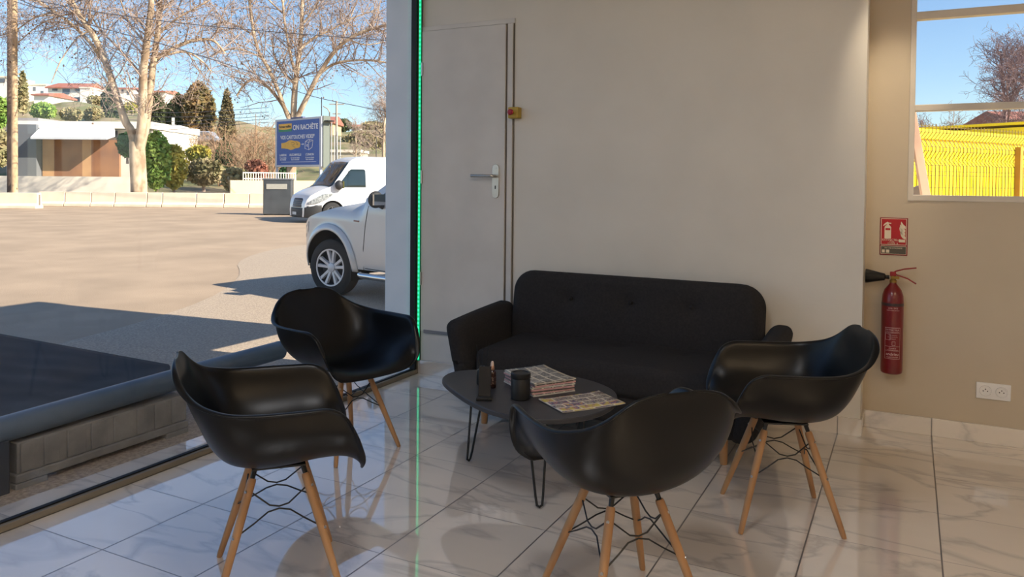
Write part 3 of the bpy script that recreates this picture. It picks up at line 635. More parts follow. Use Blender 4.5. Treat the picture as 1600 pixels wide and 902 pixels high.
b.grid(sheet_pt, 60, 70); o = b.build('shade_sheet', M['sheet_dark'], smooth=180, solid=.004)
tag(o, 'dark rippled sheet added for the deep shade on the asphalt behind the grey tube', 'shade_sheet')

# ------------------------------------------------------------------ cars
white_car = mat('white_lacquer', (232, 232, 232), .3, coat=.5, scale=1); silver = mat('silver_white_lacquer', (206, 206, 204), .3, .1, coat=.6, scale=1)
tyre_m = mat('tyre_rubber', (30, 30, 31), .8, col2=(38, 38, 38), scale=20); alloy = mat('alloy', (214, 214, 216), .35, .15)
dark_p = mat('dark_car_plastic', (44, 45, 47), .6); lampg = mat('headlamp', (196, 202, 204), .15, .3, col2=(120, 126, 130), scale=20); chrome = mat('chrome', (200, 202, 205), .12, 1)
class Car:
    def __init__(s, stations, zb, zt, hw, W):
        s.st, s.zb, s.zt, s.hw, s.W = stations, zb, zt, hw, W
    def side(s, u, z, off=0, sg=1):                 # a point on the flank; v = 0 is the widest flank plane, v < 0 inwards
        return Vector((u, sg*(s.hw(u, z)+off), z))
    def body(s, parent, mats, name='body'):
        b = MB(); K, T = 12, 8; n = 2*K+T-1+0; ring0 = None
        for u in s.st:
            z0, z1 = s.zb(u), s.zt(u); ring = []
            for i in range(K+1): z = z0+(z1-z0)*i/K; ring.append(Vector((u, s.hw(u, z), z)))
            h = s.hw(u, z1)
            for i in range(1, T): f = i/T; ring.append(Vector((u, h*(1-2*f), z1+.035*(1-(1-2*f)**2)*min(1, (z1-z0)*3))))
            for i in range(K+1): z = z1-(z1-z0)*i/K; ring.append(Vector((u, -s.hw(u, z), z)))
            base = len(b.v); b.v += [tuple(q) for q in ring]; m = len(ring)
            if ring0 is not None:
                for i in range(m-1): b.f.append((ring0+i, ring0+i+1, base+i+1, base+i)); b.m.append(0)
                b.f.append((ring0+m-1, ring0, base, base+m-1)); b.m.append(1)
            else: b.f.append(tuple(range(base, base+m))); b.m.append(0)
            ring0 = base
        b.f.append(tuple(range(ring0+m-1, ring0-1, -1))); b.m.append(0)
        return b.build(name, mats, parent, smooth=38, fix=True)
    def patch(s, poly, name, m, parent, sg=1, th=.006):
        return MB().prism(ccw(poly), lambda a, c, q: s.side(a, c, q, sg), -.004, th).build(name, m, parent, smooth=20, fix=True)
def wheel(name, parent, u, v, zc, R, rim_r, rim_m, spokes=5, steer=0, V=True):
    w_ = bpy.data.objects.new(name, None); COL.objects.link(w_); w_.parent = parent; w_.location = (u, v, zc); w_.rotation_euler = (0, 0, steer); w_.empty_display_size = .1
    Mx = Matrix.Rotation(-PI/2, 4, 'X')              # lathe axis along +v
    wd = .20
    MB().lathe([(rim_r, -wd), (R-.04, -wd), (R-.008, -wd+.03), (R, -wd+.06), (R, -.05), (R-.008, -.02), (R-.04, 0), (rim_r+.012, .004), (rim_r, -.01)], 56, M=Mx, caps=False).build('tyre', tyre_m, w_)
    MB().lathe([(rim_r, -.01), (rim_r-.008, -.004), (rim_r-.018, -.012), (rim_r-.03, -.08), (.05, -.09), (.0, -.09)], 56, M=Mx, caps=False).build('rim_well', mat('rim_shade', (70, 70, 72), .5, .5), w_)
    b = MB(); b.lathe([(rim_r+.001, -.012), (rim_r+.001, .0), (rim_r-.016, -.002), (rim_r-.016, -.02)], 56, M=Mx, caps=False)
    b.lathe([(.055, -.06), (.055, -.018), (.04, -.010), (.0, -.008)], 24, M=Mx)
    for k in range(spokes):
        a = 2*PI*k/spokes+PI/2
        for sg in ((-1, 1) if V else (0,)):
            A = Vector((math.cos(a+sg*.25)*.035, -.028, math.sin(a+sg*.25)*.035)); B_ = Vector((math.cos(a+sg*.24)*(rim_r-.008), -.010, math.sin(a+sg*.24)*(rim_r-.008)))
            C_ = A.lerp(B_, .55)+Vector((-math.cos(a)*.0, 0, 0)); tn = (B_-A).normalized(); si = tn.cross(Vector((0, 1, 0)))
            vs = []
            for p_, wv in ((A, .024), (C_, .020), (B_, .026)):
                vs += [p_-si*wv+Vector((0, -.03, 0)), p_-si*wv*.7, p_+si*wv*.7, p_+si*wv+Vector((0, -.03, 0))]
            b.add(vs, [(i*4+j, i*4+(j+1) % 4, i*4+4+(j+1) % 4, i*4+4+j) for i in range(2) for j in range(4)])
    b.build('alloy_rim', rim_m, w_, smooth=30, fix=True)
    return w_
def car_root(name, label, A, h):
    return thing(name, label, 'car', (A[0], A[1], GZ), math.atan2(h[1], h[0]))
# pickup: nose to the left, its flank in the shade
h = (-.975, .22); Wp = .80; A = Vector((-3.0, 2.72, 0)); nrm = Vector((-.22, -.975, 0)).normalized(); ctr = A-nrm*Wp
pk = car_root('pickup_truck', 'silver white pickup truck with five double spoke alloy wheels parked right outside the glass', ctr, h)
UC, ZC, RT_, RA = .17, .30, .345, .435
D0 = -GZ
ZT = [(-4.0, 1.0), (-2.9, 1.02), (-2.75, 1.10), (-2.62, 1.52), (-1.3, 1.55), (-1.05, 1.47), (-.52, 1.14), (-.3, 1.07), (.12, 1.00), (.42, .93), (.60, .87), (.74, .79), (.82, .67), (.86, .50)]
def pzt(u): return lin(ZT, u)+D0
def pzb(u):
    z = lin([(-4, .30), (.7, .30), (.82, .33), (.86, .36)], u)
    if abs(u-UC) < RA: z = max(z, ZC+math.sqrt(RA**2-(u-UC)**2)*1.0)
    if abs(u+2.55) < RA: z = max(z, ZC+math.sqrt(RA**2-(u+2.55)**2))
    return min(z+D0, pzt(u)-.02)
def phw(u, z):
    z -= D0; v = Wp-.02-.05*max(0, (.55-z)/.3)**2
    v -= .30*max(0, (z-1.02)/.5)**1.1*(.62 if u < -.4 else 1)
    if u > -.45: v -= .10*max(0, (z-.86)/.2)**2
    v -= .17*max(0, (u-.50)/.36)**2.4+.02*max(0, (u+.1)/.8)
    fl = .030*math.exp(-(max(0, math.hypot(u-UC, z-ZC)-RA)/.055)**2)*(1 if z > .2 else 0)
    return v+fl
stn = sorted(set([round(-4+i*.08, 3) for i in range(61)]+[UC+RA*math.cos(PI*i/24) for i in range(25)]+[-2.55+RA*math.cos(PI*i/12) for i in range(13)]+[UC-RA-.005, UC+RA+.005, .76, .80, .83, .85, .86, .865]))
stn = [u for u in stn if u <= .865]
pc = Car(stn, pzb, pzt, phw, Wp); pc.body(pk, [silver, M['black']])
arch = MB(); R1, R2 = RA, RA+.075          # wheel-arch flare
for i in range(1): arch.grid(lambda a, c: pc.side(UC+(R1+(R2-R1)*c)*math.cos(PI*1.04*a-.06), ZC+D0+(R1+(R2-R1)*c)*math.sin(PI*1.04*a-.06), .004+.008*math.sin(PI*c)), 40, 6)
arch.build('wheel_arch', silver, pk, smooth=60, solid=.012)
w_ = wheel('front_wheel', pk, UC, Wp-.035, ZC+D0-.02, RT_, .225, alloy, 5, math.radians(9)); wheel('rear_wheel', pk, -2.55, Wp-.035, ZC+D0-.02, RT_, .225, alloy, 5)
MB().grid(lambda a, c: Vector((UC+(RA-.002)*math.cos(PI*1.1*a-.15), Wp-.06-.5*c, ZC+D0+(RA-.002)*math.sin(PI*1.1*a-.15))), 24, 2).build('wheel_well', M['black'], pk, smooth=60)
MB().b2((UC-RA+.02, Wp-.30, D0+.16), (UC-RA+.035, Wp-.02, D0+.40)).build('mud_flap', M['black'], pk, smooth=0)
MB().tube([(-.45, Wp+.01, D0+.25), (-.5, Wp+.03, D0+.245), (-2.1, Wp+.03, D0+.245), (-2.15, Wp+.01, D0+.25)], .035, 12).build('side_step', chrome, pk)
def seam(b, pts): b.tube([pc.side(u, z+D0, .001) for u, z in pts], .004, 5)
b = MB(); seam(b, [(-.44, .30), (-.47, .55), (-.50, .80), (-.54, .98), (-.56, 1.04)]); seam(b, [(-.47, .32), (-.9, .31), (-1.5, .31)]); b.build('door', M['black'], pk); bpy.data.objects['door'].name = 'door_seam'
pc.patch([(-.66, 1.09+D0), (-1.02, 1.40+D0), (-1.5, 1.45+D0), (-1.52, 1.10+D0)], 'side_window', M['carglass'], pk)
pc.patch([(-1.58, 1.10+D0), (-1.56, 1.45+D0), (-2.2, 1.44+D0), (-2.35, 1.10+D0)], 'side_window', M['carglass'], pk)
ws_ = MB(); ws_.grid(lambda a, c: (lambda u: Vector((u, (phw(u, pzt(u))-.05)*(1-2*c), pzt(u)+.012+.035*(1-(1-2*c)**2))))(-.56-.50*a), 8, 10); ws_.build('windscreen', M['carglass'], pk, smooth=60, solid=.005)
b = MB(); b.ball((-.80, Wp+.08, 1.12+D0), .10, 20, 14, .95); b.v = [(-.80+(x+.80)*.6, y, z) for x, y, z in b.v]; mr = b.build('wing_mirror', dark_p, pk)
MB().b2((-.84, Wp+.005, 1.06+D0), (-.865, Wp+.155, 1.18+D0)).build('mirror_glass', chrome, mr, smooth=0); MB().tube([(-.78, Wp-.08, 1.02+D0), (-.80, Wp+.05, 1.07+D0)], .03, 8).build('mirror_arm', dark_p, mr)
pc.patch([(.62, .70+D0), (.74, .62+D0), (.80, .66+D0), (.70, .76+D0), (.60, .82+D0)], 'headlight', lampg, pk)
pc.patch([(-.30, .855+D0), (-.39, .85+D0), (-.39, .868+D0), (-.30, .873+D0)], 'side_repeater', mat('amber_badge', (150, 110, 100), .4), pk)
b = MB()
for k in range(3): b.grid(lambda a, c, k=k: Vector((.868, (phw(.84, .6)-.1)*(1-2*a), .46+.06*k+D0+.02*c)), 8, 1)
b.build('grille', dark_p, pk, solid=.01)
# van behind it: sunlit flank, nose to the left and a little towards us
h = (-.47, -.88); Wv = .92; A = at_z(466, 350, GZ); nrm = Vector((.88, -.47, 0)).normalized(); ctr = A-nrm*Wv
vn = car_root('delivery_van', 'white delivery van with a dark bumper parked behind the silver pickup truck', (ctr.x, ctr.y, 0), h)
VT = [(-5.2, 2.06), (-2.4, 2.06), (-1.95, 2.02), (-1.72, 1.90), (-1.12, 1.13), (-1.02, 1.08), (-.80, 1.00), (-.58, .90), (-.42, .80), (-.34, .68), (-.29, .52), (-.27, .34)]
def vzt(u): return lin(VT, u)+D0
UW, RW = -1.12, .33
def vzb(u):
    z = .14
    if abs(u-UW) < RW+.06: z = max(z, .27+math.sqrt((RW+.06)**2-(u-UW)**2))
    if abs(u+3.9) < RW+.06: z = max(z, .27+math.sqrt((RW+.06)**2-(u+3.9)**2))
    return min(z+D0, vzt(u)-.02)
def vhw(u, z):
    z -= D0; v = Wv-.01-.06*max(0, (.4-z)/.3)**2-.13*max(0, (z-.98)/1.05)**1.3-.10*max(0, (z-1.9)/.16)**2
    v -= .20*max(0, (u+.70)/.43)**2.2+.05*max(0, (u+1.5)/1.3)
    return v
stv = sorted(set([round(-5.2+i*.12, 3) for i in range(46)]+[UW+(RW+.06)*math.cos(PI*i/14) for i in range(15)]+[-.42, -.38, -.34, -.31, -.29, -.28, -.27]))
stv = [u for u in stv if u <= -.27]
vc = Car(stv, vzb, vzt, vhw, Wv); vc.body(vn, [white_car, M['black']])
wheel('front_wheel', vn, UW, Wv-.03, .27+D0, RW, .2, mat('steel_wheel', (120, 122, 124), .4, .6), 6, 0, False); wheel('rear_wheel', vn, -3.9, Wv-.03, .27+D0, RW, .2, alloy, 6, 0, False)
ws_ = MB(); ws_.grid(lambda a, c: (lambda u: Vector((u, (vhw(u, vzt(u))-.02)*(1-2*c), vzt(u)+.012+.035*(1-(1-2*c)**2))))(-1.03-.66*a), 8, 12); ws_.build('windscreen', M['carglass'], vn, smooth=60, solid=.006)
MB().grid(lambda a, c: (lambda u: vc.side(u, 1.08+D0+(lin([(-2.24, 1.62), (-2.20, 1.66), (-1.74, 1.66), (-1.28, 1.12)], u)-1.08)*c, .012))(-2.24+.96*a), 20, 8).build('side_window', M['carglass'], vn, smooth=60, solid=.006)
b = MB(); b.tube([vc.side(-1.62, 1.08+D0, .006), vc.side(-1.66, 1.6+D0, .006)], .012, 6); b.build('window_post', dark_p, vn)
b = MB(); b.ball((-1.28, Wv+.10, 1.15+D0), .13, 16, 12, 1.2); mr = b.build('wing_mirror', dark_p, vn); MB().b2((-1.37, Wv+.02, 1.05+D0), (-1.42, Wv+.19, 1.27+D0)).build('mirror_glass', chrome, mr, smooth=0)
def vfront(z, f, off=.0):                                # a point on the nose at height z, f = -1..1 across
    u = -.27
    while u > -1.5 and vzt(u) < z+D0: u -= .004
    hw_ = vhw(u, z+D0); uu = u-.10*f*f
    return Vector((uu+off+.02, f*hw_, z+D0))
def vgrid(u0, u1, lo_, hi_, name, m, sg=1, th=.012):     # a panel lying on the curved flank between two height curves
    return MB().grid(lambda a, c: vc.side(u0+(u1-u0)*a, lin(lo_, u0+(u1-u0)*a)+D0+(lin(hi_, u0+(u1-u0)*a)-lin(lo_, u0+(u1-u0)*a))*c, th, sg), 16, 8).build(name, m, vn, smooth=60, solid=.012)
for sg in (1, -1):
    vgrid(-1.12, -.36, [(-1.12, .84), (-.9, .68), (-.6, .56), (-.36, .54)], [(-1.12, .90), (-.8, .87), (-.55, .74), (-.36, .60)], 'headlight', lampg, sg)
    vgrid(-.76, -.275, [(-.8, .12), (-.27, .12)], [(-.8, .52), (-.55, .50), (-.27, .44)], 'bumper_corner', dark_p, sg, .02)
g = MB().grid(lambda a, c: vfront(.44+.28*c, .66*(1-2*a), .012), 12, 6).build('grille', mat('grille_black', (34, 35, 37), .5), vn, smooth=60, solid=.02)
b = MB()
for k in range(4): z = .47+.06*k; b.tube([vfront(z, .6*(1-2*i/10), .03) for i in range(11)], .007, 5)
b.build('grille_bar', chrome, g)
b = MB().grid(lambda a, c: (vfront(.12+.30*c, (1-2*a), .03)), 20, 5); b.build('bumper', dark_p, vn, smooth=60, solid=.03)
vc.patch([(-.74, .14+D0), (-.40, .14+D0), (-.30, .34+D0), (-.34, .48+D0), (-.62, .52+D0), (-.76, .44+D0)], 'bumper_corner', dark_p, vn, th=.02)
MB().grid(lambda a, c: vfront(.20+.09*c, .27*(1-2*a), .062), 4, 1).build('number_plate', mat('plate_white', (210, 214, 214), .5), vn, smooth=0, solid=.006)
b = MB(); q = vfront(.78, 0, .0); b.tube([q+Vector((-.03, 0, -.05)), q+Vector((-.03, .035, 0)), q+Vector((-.05, 0, .05)), q+Vector((-.03, -.035, 0)), q+Vector((-.03, 0, -.05))], .008, 6); b.build('nose_emblem', chrome, vn)
MB().b2((-2.05, -.6, 2.09+D0), (-1.95, -.56, 2.10+D0)).build('roof_aerial', dark_p, vn, smooth=0)
# ------------------------------------------------------------------ forecourt edge: cabinet, barrier blocks, wall, fence, billboard
def frame_at(px, d, rz): return gnd(px, d), rz
p = gnd(435, 29.6)
t = thing('waste_container', 'dark grey steel container with a pale flap panel in front of the cream wall', 'container', (p.x, p.y, GZ), .60)
cg = mat('cabinet_grey', (74, 78, 82), .6, col2=(60, 64, 68), scale=3)
MB().b2((-.52, -.25, .03), (.52, .35, 1.36)).build('body', cg, t, bevel=.02)
MB().b2((-.54, -.27, 1.34), (.54, .37, 1.39)).build('lid', mat('cabinet_lid', (108, 112, 118), .5), t, bevel=.01)
MB().b2((-.40, -.27, .98), (.36, -.245, 1.18)).build('flap_panel', mat('flap_pale', (176, 172, 160), .6), t, bevel=.006)
b = MB()
for sx in (-.45, .45): b.b2((sx-.06, -.2, 0), (sx+.06, .3, .04))
b.build('foot', M['black'], t, smooth=0)
# concrete barrier blocks along the road
bc = M['concrete_lt']; n = 0
bxs = [-60, -2, 62, 104, 145, 182, 232, 256, 309, 352, 391, 432]
for i in range(len(bxs)-1):
    x0, x1 = bxs[i], bxs[i+1]; d0, d1 = (36.5 if x0 >= 60 else 33.5), (36.5 if x0 >= 60 else 33.5)
    A, B_ = gnd(x0+.6, d0), gnd(x1-.6, d1); ctr = (A+B_)/2; ln = (B_-A).length; dr = (B_-A).normalized()
    where = ['leftmost, cut by the edge of the photo', 'at the foot of the pale street pole', 'right of the pale pole', 'third right of the pale pole', 'fourth right of the pole, before the plane trunk', 'whose right end touches the plane trunk', 'just right of the plane trunk', 'second right of the plane trunk', 'third right of the plane trunk', 'next to last before the grey container', 'half hidden by the grey container'][i]
    t = thing('barrier_block', 'cream concrete barrier block by the road, '+where, 'barrier block', (ctr.x, ctr.y, GZ), math.atan2(dr.y, dr.x), 'concrete barrier blocks along the road')
    pr = [(-.28, 0), (.28, 0), (.28, .12), (.16, .22), (.13, .68), (-.13, .68), (-.16, .22), (-.28, .12)]
    MB().prism(ccw(pr), lambda a, c, q: Vector((q, a, c)), -ln/2, ln/2).build('block', bc, t, bevel=.015, fix=True)
    MB().b2((ln/2-.002, -.05, .15), (ln/2+.01, .05, .6)).build('joint', mat('joint_shade', (130, 118, 104), .9), t, smooth=0)
# pale retaining wall to the right and a long low wall on the left
A, B_ = gnd(360, 38.6), gnd(700, 44); dr = (B_-A).normalized(); ln = (B_-A).length
o = MB().b2((0, 0, 0), (ln, .3, 1.28)).build('wall_roadside', mat('cream_render', (234, 212, 170), .9, scale=1), smooth=0); o.location = A; o.rotation_euler.z = math.atan2(dr.y, dr.x); struct(o)
A, B_ = gnd(-90, 44), gnd(212, 44); dr = (B_-A).normalized(); ln = (B_-A).length
o = MB().b2((0, 0, 0), (ln, .25, 1.40)).build('wall_yard', mat('white_render', (238, 228, 210), .9, scale=1), smooth=0); o.location = A; o.rotation_euler.z = math.atan2(dr.y, dr.x); struct(o)
# picket fence on the wall
A, B_ = gnd(380, 39.0), gnd(462, 40.2); dr = (B_-A).normalized(); ln = (B_-A).length
t = thing('picket_fence', 'low white railing on the cream wall beneath the blue billboard', 'fence', (A.x, A.y, GZ+1.28), math.atan2(dr.y, dr.x))
fw = mat('fence_white', (220, 216, 206), .6)
for i in range(22):
    x = ln*i/21; MB().b2((x-.018, -.015, 0), (x+.018, .015, .42)).build('picket', fw, t, smooth=0)
for z in (.06, .36): MB().b2((0, -.02, z), (ln, .02, z+.05)).build('rail', fw, t, smooth=0)
# billboard: reads its own writing
TL, TR, BL = (430.5, 187.5), (503, 184), (430.5, 262)
BR_Z = -.26; c = at_d(466.5, 223.5, 42)
t = thing('billboard', 'blue billboard with a yellow hand on posts above the cream wall', 'billboard', (c.x, c.y, GZ), BR_Z)
XA = Vector((math.cos(BR_Z), math.sin(BR_Z), 0)); NA = Vector((math.sin(BR_Z), -math.cos(BR_Z), 0))
def on_board(px, py):
    q = ray(px, py); o_ = Vector((c.x, c.y, 0)); s_ = ((o_-CAM).dot(NA))/q.dot(NA); P = CAM+q*s_; return ((P-o_).dot(XA), P.z-GZ)
x0, z1 = on_board(430.5, 187.5); x1, z0 = on_board(502.5, 260.5); xm, zm = (x0+x1)/2, (z0+z1)/2; BW, BH = x1-x0, z1-z0
wf = mat('board_frame', (206, 212, 222), .5); blu = mat('board_blue', (52, 92, 176), .5, scale=1); yel = mat('board_yellow', (236, 184, 60), .5); grn = mat('board_green', (40, 140, 90), .5); wht = mat('board_white', (236, 240, 246), .5)
MB().b2((x0, -.02, z0), (x1, .22, z1)).build('frame', wf, t, bevel=.02)
pn = MB().b2((x0+.05*BW*.9, -.035, z0+.04*BH), (x1-.04*BW, -.02, z1-.045*BH)).build('poster', blu, t, smooth=0)
def bx(f): return x0+f*BW
def bz(f): return z1-f*BH
def bq(name, f0, g0, f1, g1, m, y=-.042, par=None): return MB().b2((bx(f0), y, bz(g1)), (bx(f1), -.034, bz(g0))).build(name, m, par or pn, smooth=0)
def btext(txt, f, g, hgt, wid, m, y=-.044):          # text scaled into the width given as a share of the board
    cu = bpy.data.curves.new('lettering', 'FONT'); cu.body = txt; cu.size = 1; cu.align_x = 'CENTER'; cu.extrude = .002; cu.offset = .022
    tmp = bpy.data.objects.new('tmp', cu); COL.objects.link(tmp); me = bpy.data.meshes.new_from_object(tmp.evaluated_get(bpy.context.evaluated_depsgraph_get()))
    COL.objects.unlink(tmp); bpy.data.objects.remove(tmp)
    xs = [v.co.x for v in me.vertices]; ys_ = [v.co.y for v in me.vertices]; W_, H_ = max(xs)-min(xs), max(ys_)-min(ys_); mx_, my_ = (max(xs)+min(xs))/2, min(ys_)
    for v in me.vertices: v.co = (bx(f)+(v.co.x-mx_)/W_*wid*BW, y-v.co.z, bz(g)+(v.co.y-my_)/H_*hgt*BH)
    me.materials.clear(); me.materials.append(m); o = bpy.data.objects.new('lettering', me); COL.objects.link(o); o.parent = pn
bq('logo_field', .09, .10, .38, .215, yel); bq('logo_stripe', .09, .20, .38, .265, grn, -.046)
b = MB(); b.prism([(bx(.09+.29*i/12), bz(.205-.018*(1-((i-6)/6)**2)*-1)) for i in range(13)][::-1]+[(bx(.09), bz(.198)), (bx(.38), bz(.198))], lambda a, e, q: Vector((a, q, e)), -.047, -.044); b.build('logo_curve', yel, pn, smooth=0, fix=True)
btext('bureau vallée', .235, .185, .055, .26, mat('logo_dark', (60, 60, 50), .6), -.048)
btext('ON RACHÈTE', .675, .245, .135, .53, wht); btext('VOS CARTOUCHES VIDES*', .50, .425, .085, .74, wht)
btext('LABÈGE', .19, .775, .055, .155, wht); btext('AUCAMVILLE', .46, .775, .05, .26, wht); btext("L'UNION", .77, .775, .05, .17, wht)
for f, wd in ((.19, .15), (.46, .19), (.77, .18)):
    btext('12 rue du Stade', f, .825, .028, wd, wht); btext('05 61 00 00 00', f, .865, .028, wd*.9, wht)
bq('rule', .15, .895, .90, .902, wht)
hand = [(.15, .46), (.22, .455), (.27, .44), (.32, .41), (.37, .405), (.42, .42), (.50, .43), (.555, .455), (.57, .50), (.56, .555), (.52, .575), (.46, .58), (.40, .605), (.35, .61), (.29, .585), (.22, .575), (.15, .57)]
hd = MB().prism(ccw([(bx(f), bz(g+.04)) for f, g in hand]), lambda a, e, q: Vector((a, q, e)), -.034, -.044).build('hand', yel, pn, smooth=0, fix=True)
b = MB()
for L in ([(.37, .50), (.42, .49), (.45, .52), (.42, .55), (.38, .54)], [(.45, .47), (.49, .50), (.52, .56)], [(.48, .54), (.53, .53)], [(.40, .57), (.46, .60)]): b.tube([Vector((bx(f), -.045, bz(g))) for f, g in L], .012, 5)
b.build('finger_line', mat('finger_shade', (150, 110, 60), .6), hd)
b = MB().prism(ccw([(bx(f), bz(g)) for f, g in ((.59, .535), (.62, .535), (.62, .52), (.65, .54), (.62, .56), (.62, .546), (.59, .546))]), lambda a, e, q: Vector((a, q, e)), -.034, -.044); b.build('arrow', wht, pn, smooth=0, fix=True)
b = MB()
for L in ([(.68, .49), (.75, .51), (.75, .66), (.67, .63), (.68, .49)], [(.75, .51), (.84, .47), (.82, .61), (.75, .66)], [(.68, .49), (.75, .45), (.84, .47)], [(.72, .54), (.70, .58), (.73, .60), (.72, .54)], [(.75, .49), (.78, .46)]): b.tube([Vector((bx(f), -.046, bz(g))) for f, g in L], .016, 5)
b.build('cartridge_drawing', wht, pn)
for f in (.015, .965): MB().b2((bx(f)-.05, .0, 0), (bx(f)+.05, .12, z1+.0)).build('post', wf, t, smooth=0)
MB().b2((x1, .05, z0-.05), (x1+.08, .48, z1+.02)).build('side_panel', mat('side_panel_grey', (112, 120, 112), .7), t, smooth=0)
for k in range(4): MB().tube([Vector((x1+.16+.09*k, .5+.12*k, .9)), Vector((x1+.16+.09*k, .5+.12*k, z1-.25*k-.3))], .022, 6).build('rear_strut', mat('strut_white', (190, 194, 198), .6), t)
MB().b2((x1-.02, .1, z1-.28), (x1+.42, .5, z1-.22)).build('bracket', M['wire'], t, smooth=0)
MB().b2((bx(.36), -.05, z1-.03), (bx(.62), .12, z1+.06)).build('lamp_bar', mat('lamp_bar', (90, 96, 140), .5), t, smooth=0)

# poles and wires
def pole(name, label, px, d, py_top, w_px, m, arms=(), lean=0):
    g = gnd(px, d); top = at_d(px+lean, py_top, d).z; t = thing(name, label, 'pole', (g.x, g.y, GZ)); r = w_px*d/FPX/2; L = at_d(px+lean, py_top, d)-g
    MB().tube([Vector((0, 0, -.1)), Vector((L.x, L.y, L.z))], [r*1.05, r*.92], 14).build('shaft', m, t)
    b = MB()
    for (z, half) in arms: b.box((L.x*z/L.z, L.y*z/L.z, z), (half*2, .08, .08), Matrix.Rotation(-YAW, 3, 'Z'))
    if arms: b.build('crossarm', m, t, smooth=0)
    return t
pw_ = mat('pole_wood', (214, 184, 146), .85, col2=(176, 146, 112), scale=3, stretch=(1, 1, .15)); pd_ = mat('pole_dark', (120, 100, 86), .85, col2=(92, 78, 68), scale=3, stretch=(1, 1, .15)); pg_ = mat('pole_grey', (178, 172, 160), .8)
pole('street_pole', 'pale sunlit wooden pole rising at the left of the street', 22.5, 38, -60, 9, pw_)
pole('street_pole', 'dark pole close behind the pale wooden street pole', 16, 42, -60, 9, pd_)
t = pole('utility_pole', 'slim pale utility pole with a cross arm right of the billboard', 526, 58, 158, 3.6, pg_, arms=((at_d(526, 163, 58).z-GZ, .55), (at_d(526, 178, 58).z-GZ, .3)))
t = pole('street_lamp', 'thin street lamp post between the billboard and the utility pole', 515, 52, 176, 2, mat('lamp_grey', (110, 110, 108), .6)); MB().tube([Vector((0, 0, at_d(515, 176, 52).z-GZ)), Vector((-.2, 0, at_d(515, 170, 52).z-GZ)), Vector((-.55, 0, at_d(515, 166, 52).z-GZ))], .04, 6).build('lamp_arm', pg_, t)
pole('thin_post', 'thin dark post rising behind the right corner of the billboard', 502.5, 43, 152, 1.6, mat('post_dark', (70, 70, 74), .6))
pole('thin_post', 'thin grey post in front of the pale bare tree at the pillar', 588, 56, 196, 1.8, mat('post_mid', (120, 114, 108), .7))
wm = mat('cable', (70, 70, 78), .7)
def cable(label, pts, d, r=.016):
    P = [at_d(x, y, dd) for (x, y), dd in zip(pts, d if hasattr(d, '__len__') else [d]*len(pts))]; Q = []
    n = 24
    for i in range(n+1):
        f = i/n*(len(P)-1); k = min(len(P)-2, int(f)); f -= k; p0, p1, p2, p3 = P[max(0, k-1)], P[k], P[k+1], P[min(len(P)-1, k+2)]
        Q.append(.5*((2*p1)+(p2-p0)*f+(2*p0-5*p1+4*p2-p3)*f*f+(3*p1-p0-3*p2+p3)*f**3))
    tag(MB().tube(Q, r, 5).build('overhead_cable', wm), label, 'cable', 'overhead cables')
cable('topmost overhead cable crossing both plane trees to the right', [(-40, -12), (40, -2), (160, 20), (300, 38), (430, 50), (600, 63), (680, 68)], 32)
cable('thick overhead cable swinging down from the pale pole over the main plane tree', [(22, -5), (80, 20), (160, 44), (250, 68), (330, 92)], 33, .02)
cable('overhead cable sloping down from the second plane tree to the bare tree', [(330, 92), (400, 116), (480, 148), (560, 166), (600, 173), (680, 184)], 36)
cable('short overhead cable curving up in front of the main plane tree crown', [(22, 2), (60, 12), (100, 10), (140, -6)], 31)
for i, (a, c, e) in enumerate(((174, 176, 174), (180, 183, 181), (187, 190, 187), (194, 196, 192), (203, 203, 197))):
    cable(('highest', 'second', 'third', 'fourth', 'lowest')[i]+' of the five cables strung before the dark conifers', [(180, a-1), (262, c), (335, e), (420, e-6)], 62, .022)

# ------------------------------------------------------------------ houses
hw_m = mat('house_white', (244, 238, 226), .9, scale=.5); rf_m = mat('roof_tile', (176, 116, 98), .9, col2=(158, 98, 84), scale=3); win_m = mat('house_window', (96, 104, 116), .3)
def house(label, x0, x1, y0, y1, d, roof=None, wins=(), depth=8, cat='house', wall=None, roofh=1.4):
    A, B_ = at_d(x0, y1, d), at_d(x1, y1, d); zt = at_d((x0+x1)/2, y0, d).z; zb = A.z-2.5
    t = thing('house', label, cat, ((A.x+B_.x)/2, (A.y+B_.y)/2, zb), -YAW); hw2 = (B_-A).length/2
    MB().b2((-hw2, 0, 0), (hw2, depth, zt-zb)).build('wall', wall or hw_m, t, smooth=0)
    if roof == 'tile': MB().prism(ccw([(-.5, zt-zb-.05), (depth/2, zt-zb+roofh), (depth+.5, zt-zb-.05), (depth+.5, zt-zb-.3), (-.5, zt-zb-.3)]), lambda a, e, q: Vector((q, a, e)), -hw2-.3, hw2+.3).build('roof', rf_m, t, smooth=0, fix=True)
    else: MB().b2((-hw2-.1, -.15, zt-zb-.02), (hw2+.1, depth+.1, zt-zb+.25)).build('roof', mat('flat_roof', (226, 216, 200), .9), t, smooth=0)
    for (a, c_, e, f) in wins:
        w0, w1 = -hw2+2*hw2*(a-x0)/(x1-x0), -hw2+2*hw2*(e-x0)/(x1-x0); k = d/FPX
        MB().b2((w0, -.08, zt-zb-(f-y0)*k), (w1, .05, zt-zb-(c_-y0)*k)).build('window', win_m, t, smooth=0)
    return t
house('white villa with a red tiled roof and a tall glazed bay on the hilltop', 75, 134, 136, 166, 150, 'tile', [(82, 139, 90, 142), (98, 139, 109, 147), (98, 150, 108, 163), (116, 152, 126, 158), (82, 151, 92, 155), (118, 138, 126, 142)], roofh=1.2)
house('white annexe at the right side of the red roofed villa', 125, 141, 138, 162, 146, None, [])
house('long white house with a pale red roof left of the red roofed villa', 36, 72, 133, 152, 155, None, [(52, 136, 56, 142), (64, 142, 68, 146)], roofh=.7)
